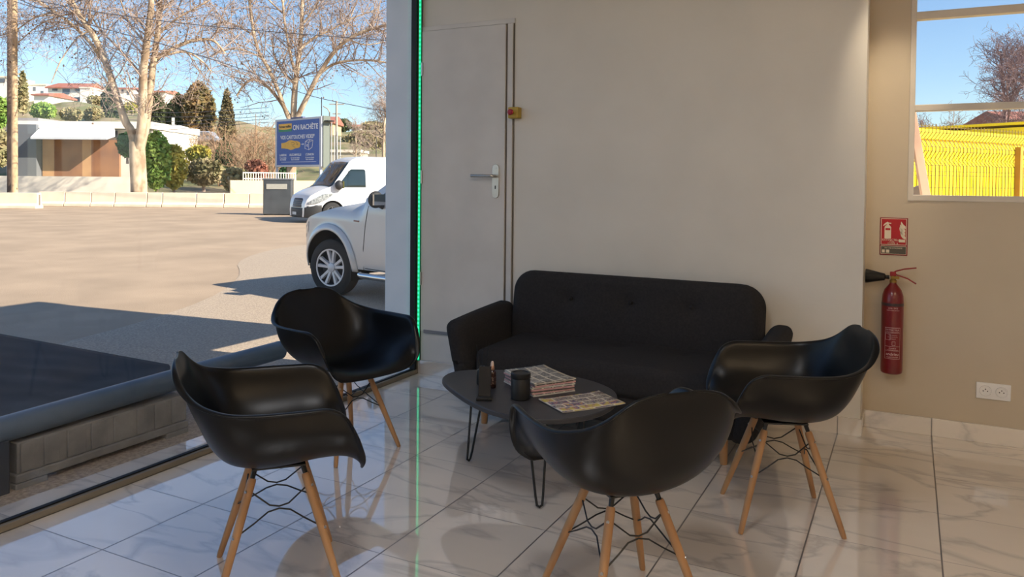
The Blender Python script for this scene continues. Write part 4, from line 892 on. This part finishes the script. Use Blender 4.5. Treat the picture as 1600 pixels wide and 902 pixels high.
house('lower red roofed house in front of the long white house', 53, 76, 147, 160, 136, 'tile', [], roofh=.6)
house('white flat roofed house at the far left edge behind the street poles', -14, 14, 121, 150, 150, None, [(0, 123, 8, 129)])
house('white hilltop house seen between the two limbs of the main plane tree', 164, 208, 137, 155, 158, 'tile', [(190, 140, 193, 146), (199, 142, 202, 148)], roofh=.5)
house('white hilltop house just right of the main plane trunk', 218, 258, 142, 160, 158, 'tile', [(247, 145, 250, 151)], roofh=.5)
house('tiny white house on the far ridge right of the utility pole', 549, 564, 197, 207, 170, 'tile', [(552, 200, 555, 204)], depth=5, roofh=.5)
house('orange roofed house peeking out above the right end of the billboard', 494, 520, 190, 206, 120, 'tile', [(510, 190, 514, 196)], depth=6, roofh=1.0, wall=mat('ochre_wall', (206, 176, 140), .9))
house('long pale building with a low roof on the slope right of the utility pole', 516, 563, 238, 250, 75, None, [], depth=4, wall=mat('pale_grey_wall', (190, 180, 160), .9))
# white industrial building behind the yard wall
A, B_ = at_d(20, 270, 62), at_d(238, 270, 62); zt = at_d(130, 190, 62).z
t = thing('workshop_building', 'long white workshop with brown panelled bays behind the yard wall', 'building', ((A.x+B_.x)/2, (A.y+B_.y)/2, GZ), -YAW); hw2 = (B_-A).length/2; k = 62/FPX; H_ = zt-GZ
MB().b2((-hw2, .3, 0), (hw2, 9, H_-.3)).build('wall', mat('workshop_pale', (226, 218, 206), .9, col2=(206, 200, 190), scale=.4), t, smooth=0)
def wx(px): return -hw2+2*hw2*(px-20)/218
MB().b2((wx(24), -.3, H_-.55), (hw2+.1, 9.2, H_)).build('roof', mat('workshop_roof', (240, 232, 222), .8, scale=.4), t, smooth=0)
MB().prism(ccw([(-.2, H_-1.2), (-.2, H_-.5), (-1.5, H_-1.35), (-1.5, H_-1.5)]), lambda a, e, q: Vector((q, a, e)), wx(66), wx(182)).build('canopy', mat('canopy_white', (214, 216, 220), .6), t, smooth=0, fix=True)
brn = mat('brown_panel', (164, 116, 84), .9, col2=(140, 98, 76), scale=.8); tan_ = mat('tan_panel', (206, 160, 116), .9, col2=(186, 140, 100), scale=.8); dkb = mat('dark_bay', (92, 84, 80), .9, scale=.8)
for a, e, m in ((30, 66, dkb), (66, 84, tan_), (84, 128, brn), (128, 142, tan_), (142, 186, brn)): MB().b2((wx(a), .05, 0), (wx(e), .35, H_-1.45)).build('bay_panel', m, t, smooth=0)
MB().b2((wx(18), -.6, 1.0), (wx(64), .6, H_-.3)).build('entrance_box', mat('slate_box', (112, 116, 122), .8), t, smooth=0)
for a in (166, 174): MB().b2((wx(a), .22, H_-1.25), (wx(a+7), .32, H_-.7)).build('window', win_m, t, smooth=0)
MB().b2((wx(26), .0, H_), (wx(60), 3, H_+.25)).build('roof_edge', mat('roof_edge', (150, 146, 146), .8), t, smooth=0)
# parked vehicles on the slope
def far_car(label, px, py, d, L, H, m, rz=-YAW):
    c = at_d(px, py, d); z = hill_z(px, d); z = max(z, c.z-H*.6)
    t = thing('parked_vehicle', label, 'car', (c.x, c.y, z), rz)
    pr = [(-L/2, .25*H), (L/2, .25*H), (L/2, .52*H), (L*.36, .58*H), (L*.2, H), (-L*.25, H), (-L*.42, .6*H), (-L/2, .55*H)]
    MB().prism(ccw(pr), lambda a, e, q: Vector((a, q, e)), -.85, .85).build('body', m, t, bevel=.06, fix=True)
    MB().prism(ccw([(L*.30, .6*H), (L*.18, .93*H), (-L*.23, .93*H), (-L*.36, .63*H)]), lambda a, e, q: Vector((a, q, e)), -.87, .87).build('side_window', win_m, t, smooth=0, fix=True)
    for x in (-L*.3, L*.3): MB().tube([(x, -.9, .2*H), (x, .9, .2*H)], .2*H, 14).build('wheel', tyre_m, t)
far_car('dark car with a pale roof parked before the conifers', 322, 214, 88, 3.3, 1.5, mat('far_car', (150, 160, 174), .4))
t = thing('camper_trailer', 'small white vehicle with a raised mast parked before the dark conifers', 'vehicle', at_d(284, 216, 88), -YAW)
MB().prism(ccw([(-.9, 0), (1.5, 0), (1.2, .7), (.4, 1.3), (-.6, 1.5), (-.9, 1.2)]), lambda a, e, q: Vector((a, q, e)), -.7, .7).build('body', hw_m, t, bevel=.05, fix=True)
MB().b2((-1.1, -.1, 0), (-.85, .1, 2.3)).build('mast', hw_m, t, smooth=0); MB().b2((-.4, -.73, .75), (.3, .73, 1.1)).build('side_window', win_m, t, smooth=0)
for x in (-.5, .9): MB().tube([(x, -.72, -.05), (x, .72, -.05)], .28, 12).build('wheel', tyre_m, t)
# ------------------------------------------------------------------ trees
bark = mat('plane_bark', (204, 182, 154), .9, col2=(146, 124, 100), scale=2.2, stretch=(1, 1, .5), detail=5, lo=.42, hi=.6); twig_m = mat('twig_bark', (166, 146, 132), .9, scale=2); bark2 = mat('pale_bark', (204, 184, 156), .9, col2=(150, 130, 108), scale=2)
def wander(p, d, L, r0_, r1_, n, rg, up=.0, jit=.25):
    pts, rad = [p.copy()], [r0_]; d = d.normalized()
    for i in range(n):
        d = (d+Vector((rg.uniform(-jit, jit), rg.uniform(-jit, jit), rg.uniform(-jit, jit)+up))).normalized()
        p = p+d*(L/n); pts.append(p); rad.append(r0_+(r1_-r0_)*(i+1)/n)
    return pts, rad, d
def sprout(bt, pts, rad, L, rg, lvl, dens, droop, balls=None, f0=.2):
    n = max(1, int(dens))
    for _ in range(n):
        f = rg.uniform(f0, 1)*(len(pts)-1); k = min(len(pts)-2, int(f)); q = pts[k].lerp(pts[k+1], f-k); tn = (pts[k+1]-pts[k]).normalized(); r = (rad[k]+(rad[k+1]-rad[k])*(f-k))
        a = tn.orthogonal().normalized(); a.rotate(Matrix.Rotation(rg.uniform(0, 2*PI), 3, tn)); d = (tn*rg.uniform(.2, .9)+a*1.0+Vector((0, 0, .25))).normalized()
        l = L*rg.uniform(.6, 1.25); r0_ = min(r*.55, .035 if lvl == 2 else .02 if lvl == 1 else .011); r0_ = max(r0_, .0085)
        P, R_, d2 = wander(q, d, l, r0_, max(.006, r0_*.45), 4 if lvl else 3, rg, up=(.12 if lvl == 2 else -droop), jit=.32)
        bt.tube(P, R_, 4 if lvl == 2 else 3, caps=False)
        if lvl: sprout(bt, P, R_, L*.55, rg, lvl-1, {2: 5, 1: 4}[lvl], droop, balls)
        elif balls is not None and rg.random() < .10: balls.ball(P[-1]+Vector((0, 0, -.05)), .045, 5, 4)
def traced_tree(name, label, d, base, limbs, seed, dens=7, L=2.2, jit=1.6, droop=.10, bm_=None):
    rg = random.Random(seed); g = gnd(base[0], d); t = thing(name, label, 'tree', (g.x, g.y, GZ)); tr, tw, bl = MB(), MB(), MB()
    for li, (pts, w0, w1) in enumerate(limbs):
        off = [0]*len(pts)
        if li: s_ = rg.uniform(-jit, jit); off = [s_*i/(len(pts)-1)*(1.4 if i else 0) for i in range(len(pts))]
        P = [at_d(x, y, d+o_) for (x, y), o_ in zip(pts, off)]
        Q = []
        for i in range(len(P)-1):
            p0, p1, p2, p3 = P[max(0, i-1)], P[i], P[i+1], P[min(len(P)-1, i+2)]
            for k in range(4): f = k/4; Q.append(.5*((2*p1)+(p2-p0)*f+(2*p0-5*p1+4*p2-p3)*f*f+(3*p1-p0-3*p2+p3)*f**3))
        Q.append(P[-1]); k = d/FPX/2; R_ = [(w0+(w1-w0)*i/(len(Q)-1))*k for i in range(len(Q))]
        tr.tube(Q, R_, 10 if w0 > 8 else 7)
        ln = sum((Q[i+1]-Q[i]).length for i in range(len(Q)-1))
        if li: sprout(tw, Q, R_, L, rg, 2, dens*ln/4, droop, bl, .25)
    tr.build('trunk', bm_ or bark, t, rel=True, smooth=60); tw.build('twigs', twig_m, t, rel=True, smooth=0)
    if bl.f: o = bl.build('seed_balls', mat('seed_ball', (120, 96, 80), .9), t, rel=True, smooth=0); o['kind'] = 'stuff'
    return t
T1 = [([(217, 326), (217, 290), (215, 250), (214, 222)], 25, 23),
      ([(213, 240), (205, 205), (196, 190), (184, 155), (170, 112), (156, 75), (141, 48), (122, 20), (110, -5), (104, -35)], 13, 6),
      ([(216, 240), (221, 205), (223, 170), (224, 115), (229, 70), (235, 20), (239, -30)], 17, 7),
      ([(219, 235), (229, 190), (236, 130), (240, 95), (246, 55), (250, 10), (253, -35)], 13, 6),
      ([(160, 95), (140, 66), (112, 38), (84, 18), (50, -5), (20, -30)], 6, 3.5),
      ([(233, 108), (250, 88), (278, 72), (308, 62), (334, 64), (352, 84)], 8, 3),
      ([(252, 88), (288, 81), (314, 94), (330, 112)], 4, 2), ([(220, 117), (200, 92), (176, 66), (156, 46), (140, 20)], 5, 2.5),
      ([(141, 48), (120, 60), (95, 95), (80, 130)], 3, 1.5), ([(246, 55), (275, 30), (310, 10), (345, -10)], 4, 2), ([(229, 70), (205, 40), (190, 5), (180, -25)], 4, 2), ([(122, 20), (95, 25), (60, 40), (25, 70)], 3, 1.5),
      ([(84, 18), (50, 30), (20, 50), (-20, 60)], 3, 1.5), ([(235, 25), (265, 5), (290, -20)], 4, 2)]
traced_tree('plane_tree', 'big forked bare plane tree with pale bark behind the barrier blocks', 37.6, (217, 322), T1, 3, dens=15, L=2.0)
T2 = [([(455, 285), (456, 240), (457, 205), (458, 188)], 15, 13),
      ([(458, 195), (460, 150), (464, 110), (468, 80), (471, 40), (473, -20)], 10, 5),
      ([(457, 190), (448, 175), (440, 162), (431, 150), (416, 134), (396, 124), (382, 132), (370, 150)], 7, 3),
      ([(455, 195), (444, 168), (434, 140), (418, 105), (404, 80), (396, 50), (390, 5), (388, -30)], 7, 3.5),
      ([(463, 118), (455, 92), (449, 60), (444, 30), (441, -10)], 5, 3), ([(460, 195), (470, 172), (482, 148), (496, 120), (520, 84), (546, 60), (578, 46), (602, 40), (650, 30)], 9, 3.5),
      ([(494, 120), (518, 102), (545, 95), (585, 95), (640, 105)], 5, 2.5), ([(468, 78), (490, 60), (520, 45), (552, 28), (590, 15)], 4, 2), ([(463, 130), (446, 118), (430, 90), (424, 60)], 4, 2),
      ([(471, 40), (490, 15), (510, -20)], 4, 2), ([(396, 55), (370, 40), (345, 35), (322, 45)], 3.5, 1.6), ([(408, 90), (380, 78), (350, 78), (330, 90)], 3, 1.5), ([(520, 84), (535, 60), (560, -5)], 3, 1.5), ([(441, 20), (420, 0), (400, -20)], 3, 1.5), ([(546, 62), (570, 70), (600, 66)], 3, 1.5)]
traced_tree('plane_tree', 'wide bare plane tree spreading above the blue billboard', 43, (455, 285), T2, 5, dens=14, L=2.2)
def bare_tree(name, label, px, d, H, seed, spread=.5, stems=1, m=None, r=None, dens=10, group=None, lvl=2, L=None):
    rg = random.Random(seed); g = gnd(px, d, hill_z(px, d) if d > 50 else GZ); t = thing(name, label, 'tree', g, 0, group); tr, tw = MB(), MB(); r = r or H*.018
    for s_ in range(stems):
        a = 2*PI*s_/stems+rg.uniform(0, 1); lean = (.0 if stems == 1 else rg.uniform(.15, .75))
        P, R_, _ = wander(Vector((.12*math.cos(a), .12*math.sin(a), -.15)), Vector((lean*math.cos(a), lean*math.sin(a), 1)), H*(.95 if stems == 1 else rg.uniform(.6, 1)), r, r*.25, 8, rg, .05, .07 if stems == 1 else .12)
        tr.tube(P, R_, 7)
        for k in range(int(6 if stems == 1 else 2)):
            f = .25+.7*(k+.5)/(6 if stems == 1 else 2); i = min(7, int(f*8)); b_ = rg.uniform(0, 2*PI); l = H*spread*(1.05-f)*rg.uniform(.7, 1.2)
            P2, R2, _ = wander(P[i], Vector((math.cos(b_), math.sin(b_), .75)), l, R_[i]*.6, R_[i]*.15, 6, rg, .06, .15); tr.tube(P2, R2, 5); sprout(tw, P2, R2, L or H*.16, rg, lvl, dens, .02, None, .2)
        sprout(tw, P, R_, L or H*.16, rg, lvl, dens, .02, None, .35)
    tr.build('trunk', m or bark2, t, smooth=60); tw.build('twigs', twig_m if m is None else m, t, smooth=0)
    return t
bare_tree('bare_tree', 'slender pale bare tree beside the grey pillar', 593, 55, 8.6, 11, .42, dens=12)
bare_tree('bare_tree', 'small bare tree low on the slope left of the pillar', 553, 70, 6.0, 12, .5, dens=7)
brn_t = mat('brown_branches', (176, 146, 116), .9, col2=(140, 112, 90), scale=1)
for i, (px, d, H, s_) in enumerate(((400, 52, 6.2, 9), (372, 56, 6.0, 8), (346, 60, 5.2, 7), (424, 54, 5.6, 7), (320, 64, 4.5, 6))):
    bare_tree('bare_bush', ('many stemmed brown bare bush left of the billboard', 'tall brown bare thicket behind the dark green bush', 'brown bare bush below the narrow brown conifer', 'brown bare bush half behind the billboard', 'low brown bare bush below the parked dark car')[i], px, d, H, 20+i, .5, s_, brn_t, .07, 8, 'bare bushes on the slope', lvl=1, L=1.1)
def leafy(name, label, cat, base, W, H, D, n, size, m, seed, shape='oval', group=None, trunk=True, trunk_m=None):
    rg = random.Random(seed); t = thing(name, label, cat, base, 0, group); b = MB()
    for _ in range(n):
        while True:
            x, y, z = rg.uniform(-1, 1), rg.uniform(-1, 1), rg.uniform(-1, 1); q = x*x+y*y+z*z
            if .25 < q < 1: break
        hgt = (z+1)/2
        if shape == 'cone': f = max(.05, (1-hgt)**.75); q2 = math.hypot(x, y) or 1; rr = f*rg.uniform(.55, 1); x, y = x/q2*rr, y/q2*rr; z = hgt
        elif shape == 'column': f = (min(1, (1-hgt)*2.6)**.6)*(.75+.25*min(1, hgt*3)); q2 = math.hypot(x, y) or 1; rr = f*rg.uniform(.6, 1); x, y = x/q2*rr, y/q2*rr; z = hgt
        else: z = hgt; lump = 1+.18*math.sin(5*x+seed)*math.sin(4*y+2*z+seed); x, y = x*lump, y*lump
        c = Vector((x*W/2, y*D/2, z*H)); a = Vector((rg.uniform(-1, 1), rg.uniform(-1, 1), rg.uniform(-.6, 1))).normalized(); u_ = a.orthogonal().normalized(); u_.rotate(Matrix.Rotation(rg.uniform(0, 6.28), 3, a)); v_ = a.cross(u_); s_ = size*rg.uniform(.6, 1.3)
        b.add([c-u_*s_, c-v_*s_*.5, c+u_*s_, c+v_*s_*.5], [(0, 1, 2, 3)])
    o = b.build('foliage', m, t, smooth=0)
    if trunk: MB().tube([Vector((0, 0, -.4)), Vector((0, 0, H*.8))], [max(.08, W*.04), W*.015], 8).build('trunk', trunk_m or twig_m, t)
    return t
G = dict(con=mat('conifer_dark', (62, 72, 48), .9, col2=(84, 92, 56), scale=1.2), con2=mat('conifer_rusty', (96, 94, 58), .9, col2=(140, 108, 66), scale=.8), cyp=mat('cypress_brown', (120, 104, 72), .9, col2=(92, 88, 60), scale=1), grn=mat('leaf_green', (104, 142, 62), .9, col2=(150, 168, 84), scale=1.5), yel=mat('leaf_yellow', (196, 178, 84), .9, col2=(150, 154, 76), scale=2), olv=mat('leaf_olive', (140, 138, 96), .9, col2=(168, 152, 116), scale=1.5), red_=mat('leaf_red', (186, 122, 100), .9, col2=(150, 110, 88), scale=2), dgr=mat('leaf_dark', (58, 96, 62), .9, col2=(84, 120, 70), scale=2))
def hp(px, py, d): q = at_d(px, py, d); return q
def plant(name, label, cat, x0, x1, y0, y1, d, m, n, size, seed, shape='oval', group=None, dp=1.0, trunk=True):
    k = d/FPX; W, H = (x1-x0)*k, (y1-y0)*k; leafy(name, label, cat, hp((x0+x1)/2, y1, d), W, H, W*dp, n, size, G[m], seed, shape, group, trunk)
plant('conifer', 'tallest dark conifer with a rusty right side above the parked car', 'tree', 287, 334, 128, 212, 100, 'con2', 2600, .45, 1, 'column')
plant('conifer', 'dark rounded conifer at the left of the tall rusty conifer', 'tree', 262, 298, 148, 212, 101, 'con', 2000, .42, 2, 'column')
plant('cypress', 'dark narrow cypress seen through the fork of the main plane tree', 'tree', 161, 185, 128, 192, 110, 'con', 1500, .4, 3, 'column')
plant('cypress', 'cypress half hidden behind the right side of the plane trunk', 'tree', 232, 258, 146, 206, 105, 'con', 1500, .4, 4, 'column')
plant('cypress', 'narrow brown cypress standing alone right of the dark conifers', 'tree', 339, 370, 140, 222, 98, 'cyp', 1500, .4, 5, 'cone')
plant('conifer', 'small dark green fir low on the slope left of the bare bushes', 'tree', 332, 372, 214, 268, 56, 'dgr', 1500, .22, 6, 'cone')
plant('tree', 'grey green tree close behind the pale street pole', 'tree', 28, 44, 112, 176, 90, 'olv', 900, .4, 7, 'cone')
plant('bush', 'bright green bush just right of the main plane trunk', 'bush', 226, 264, 204, 298, 46, 'grn', 2200, .16, 8)
plant('bush', 'dark green bush just left of the main plane trunk', 'bush', 184, 214, 206, 246, 48, 'dgr', 900, .16, 9)
plant('bush', 'yellow green bush second right of the plane trunk', 'bush', 252, 292, 226, 296, 48, 'yel', 1800, .16, 10)
plant('bush', 'olive bush with a ragged top below the white camper vehicle', 'bush', 236, 276, 196, 236, 70, 'olv', 1400, .24, 11)
plant('hedge', 'long yellow green hedge below the parked dark car', 'hedge', 284, 336, 228, 252, 58, 'yel', 1800, .18, 12, dp=.4, trunk=False)
plant('bush', 'rust red bush under the white camper vehicle', 'bush', 262, 306, 214, 236, 74, 'red_', 1200, .24, 13)
plant('bush', 'beige brown bush above the barrier blocks right of the yellow bush', 'bush', 284, 352, 248, 290, 50, 'olv', 2200, .18, 14, dp=.6)
plant('bush', 'rust red bush at the left foot of the billboard', 'bush', 382, 418, 250, 282, 47, 'red_', 1300, .15, 15)
plant('bush', 'dark leafy bush between the posts under the billboard', 'bush', 438, 462, 258, 282, 44, 'dgr', 900, .14, 16)
plant('bush', 'green bush at the far left edge behind the street poles', 'bush', -24, 14, 150, 200, 80, 'grn', 1500, .3, 17)
plant('hedge', 'bright green hedge on the bank below the long white house', 'hedge', 40, 92, 162, 184, 100, 'grn', 2200, .35, 18, dp=.5, trunk=False)
plant('bush', 'olive bush on the bank under the white villa', 'bush', 92, 132, 170, 188, 105, 'olv', 1400, .35, 19, dp=.6)
plant('bush', 'brownish shrub on the bank left of the dark narrow cypress', 'bush', 128, 162, 168, 190, 108, 'olv', 1300, .35, 20, dp=.6)
plant('bush', 'olive bush in front of the hilltop house right of the villa', 'bush', 138, 162, 150, 166, 140, 'olv', 900, .4, 21)
plant('bush', 'yellow bush between plane trunk and cypress on the hill', 'bush', 196, 216, 160, 176, 118, 'yel', 700, .35, 22)
plant('bush', 'green bush at the left edge below the green bush by the poles', 'bush', -26, 16, 200, 262, 58, 'olv', 1500, .22, 23)
plant('bush', 'olive tree clump on the far ridge left of the tiny white house', 'bush', 524, 548, 186, 206, 165, 'con', 900, .4, 24)
plant('bush', 'brown scrub on the far ridge right of the tiny white house', 'bush', 564, 604, 190, 208, 165, 'olv', 1000, .4, 25)
plant('bush', 'ochre scrub on the slope between utility pole and bare tree', 'bush', 528, 600, 206, 240, 110, 'olv', 2400, .4, 26, dp=.5)
plant('bush', 'pale brown shrub behind the barrier blocks left of the grey container', 'bush', 346, 392, 262, 300, 45, 'olv', 1500, .16, 27)
# ------------------------------------------------------------------ behind the steel window
LA, LD = Vector((3.08, 3.9, 0)), Vector((1.02, 1.6, 0)).normalized(); LN = Vector((LD.y, -LD.x, 0))
yl = mat('container_yellow', (255, 230, 0), .5, col2=(252, 224, 0), scale=1); og = mat('container_ochre', (214, 158, 40), .6)
t = thing('mesh_fence', 'welded wire mesh fence with folded ribs in front of the yellow container', 'fence', (LA.x, LA.y, GZ), math.atan2(LD.y, LD.x))
fm = mat('mesh_ochre', (128, 104, 10), .6); L_ = 3.6; zs = 1.93-GZ
prof = [(0, .1), (0, .35), (.0, 1.48), (-.0, 1.58), (.05, 1.64), (0, 1.72), (.0, 1.76), (.05, 1.84), (0, 1.90), (0, zs)]
for i in range(61):
    x = -.6+L_*i/60; MB().tube([Vector((x, y, z)) for y, z in prof], .004, 4).build('wire', fm, t, smooth=0)
b = MB()
for z in (.35, 1.0, 1.22, 1.36, 1.48, 1.52, 1.58, 1.72, 1.76, 1.90, zs-.02): MB().tube([Vector((-.6, .004, z)), Vector((L_-.6, .004, z))], .004, 4).build('wire', fm, t, smooth=0)
MB().b2((1.755, -.05, 0), (1.81, .01, 1.80)).build('post', og, t, smooth=0)
c2 = LA-LN*1.5
def cont(label, A, ln, H, name='shipping_container', z0=GZ, dep=2.4):
    t = thing(name, label, 'container', (A.x, A.y, z0), math.atan2(LD.y, LD.x)); b = MB(); n = int(ln/.1)
    pts = []
    for i in range(n): x = i*.1; pts += [(x, 0), (x+.04, 0), (x+.055, .010), (x+.09, .010)]
    b.prism([(0, dep)]+pts+[(ln, 0), (ln, dep)], lambda a, e, q: Vector((a, e, q)), .15, H-.1); b.build('corrugated_side', yl, t, smooth=0, fix=True)
    MB().b2((0, -.03, H-.12), (ln, .06, H)).build('top_rail', yl, t, smooth=0); MB().b2((0, -.03, .05), (ln, .06, .17)).build('bottom_rail', yl, t, smooth=0); MB().b2((0, .0, H-.06), (ln, dep, H-.02)).build('roof', yl, t, smooth=0)
    return t
q = CAM+(at_y(1420, 200, 5)-CAM)*1.0
cc = cont('bright yellow corrugated container behind the mesh fence', LA-LN*1.2-LD*1.4, 6.5, 2.02-GZ)
cont('second yellow container showing its taller top edge at the right of the window', LA-LN*1.5+LD*5.2, 6, 2.30-GZ)
t = thing('ochre_container', 'ochre container roof edge peeking over the yellow container', 'container', (*(LA-LN*4.2+LD*.2)[:2], GZ), math.atan2(LD.y, LD.x))
MB().b2((0, 0, .1), (4.5, 2.4, 2.28-GZ)).build('box', og, t, bevel=.02); MB().b2((-.05, -.05, 2.2-GZ), (4.55, .1, 2.32-GZ)).build('top_rail', og, t, smooth=0)
A = at_y(1428, 200, 1.5); B_ = at_y(1446, 306, 1.3); dv = (B_-A).normalized()
t = thing('timber_board', 'weathered pinkish timber board leaning outside the left edge of the steel window', 'board', (B_.x, B_.y, GZ))
e = B_+dv*((GZ-B_.z)/dv.z); top = A-dv*.15
b = MB(); ax = (top-e); b.box((top+e)/2, (.055, .03, ax.length), ax.to_track_quat('Z', 'Y').to_matrix()); b.build('plank', mat('weathered_plank', (208, 172, 146), .85, col2=(180, 146, 124), scale=6, stretch=(1, 1, .2)), t, rel=True, bevel=.003)
c = at_y(1434, 300, 1.9); t = thing('stone_slab', 'grey stone slab standing at the lower left corner of the steel window', 'stone', (c.x, c.y, GZ))
MB().prism(ccw([(-.10, 0), (.11, 0), (.10, 1.28), (.03, 1.40), (-.06, 1.36), (-.11, 1.24)]), lambda a, z, q: Vector((a, q, z)), -.04, .06).build('slab', mat('slab_grey', (150, 142, 140), .9, col2=(176, 160, 146), scale=8), t, bevel=.01, fix=True)
house('red roofed house beyond the yellow containers', 1583, 1640, 187, 200, 60, 'tile', [], depth=6, roofh=.9, wall=mat('grey_wall', (180, 170, 160), .9))
def gtree(label, px, d, H, seed, **k): return bare_tree('bare_tree', label, px, d, H, seed, **k)
pk_t = mat('mauve_branches', (150, 126, 124), .9, scale=1)
gtree('wide bare tree with a round crown at the right of the steel window', 1572, 40, 8.8, 31, spread=.78, dens=30, m=pk_t)
gtree('low bare tree at the left edge of the steel window', 1436, 48, 5.6, 32, spread=.55, dens=10, m=pk_t)
gtree('bare tree between the two others behind the containers', 1520, 50, 5.2, 33, spread=.7, dens=12, m=pk_t)
for i, px in enumerate((1425, 1458, 1490, 1522, 1553, 1585, 1612)):
    bare_tree('bare_bush', ('leftmost', 'second', 'third', 'fourth', 'fifth', 'sixth', 'rightmost')[i]+' brown bare bush of the row behind the yellow containers', px, 36+1.5*(i % 3), 4.3+.35*(i*7 % 4), 50+i, .55, 7, brn_t, .05, 12, 'bare bushes behind the yellow containers', lvl=1, L=.8)
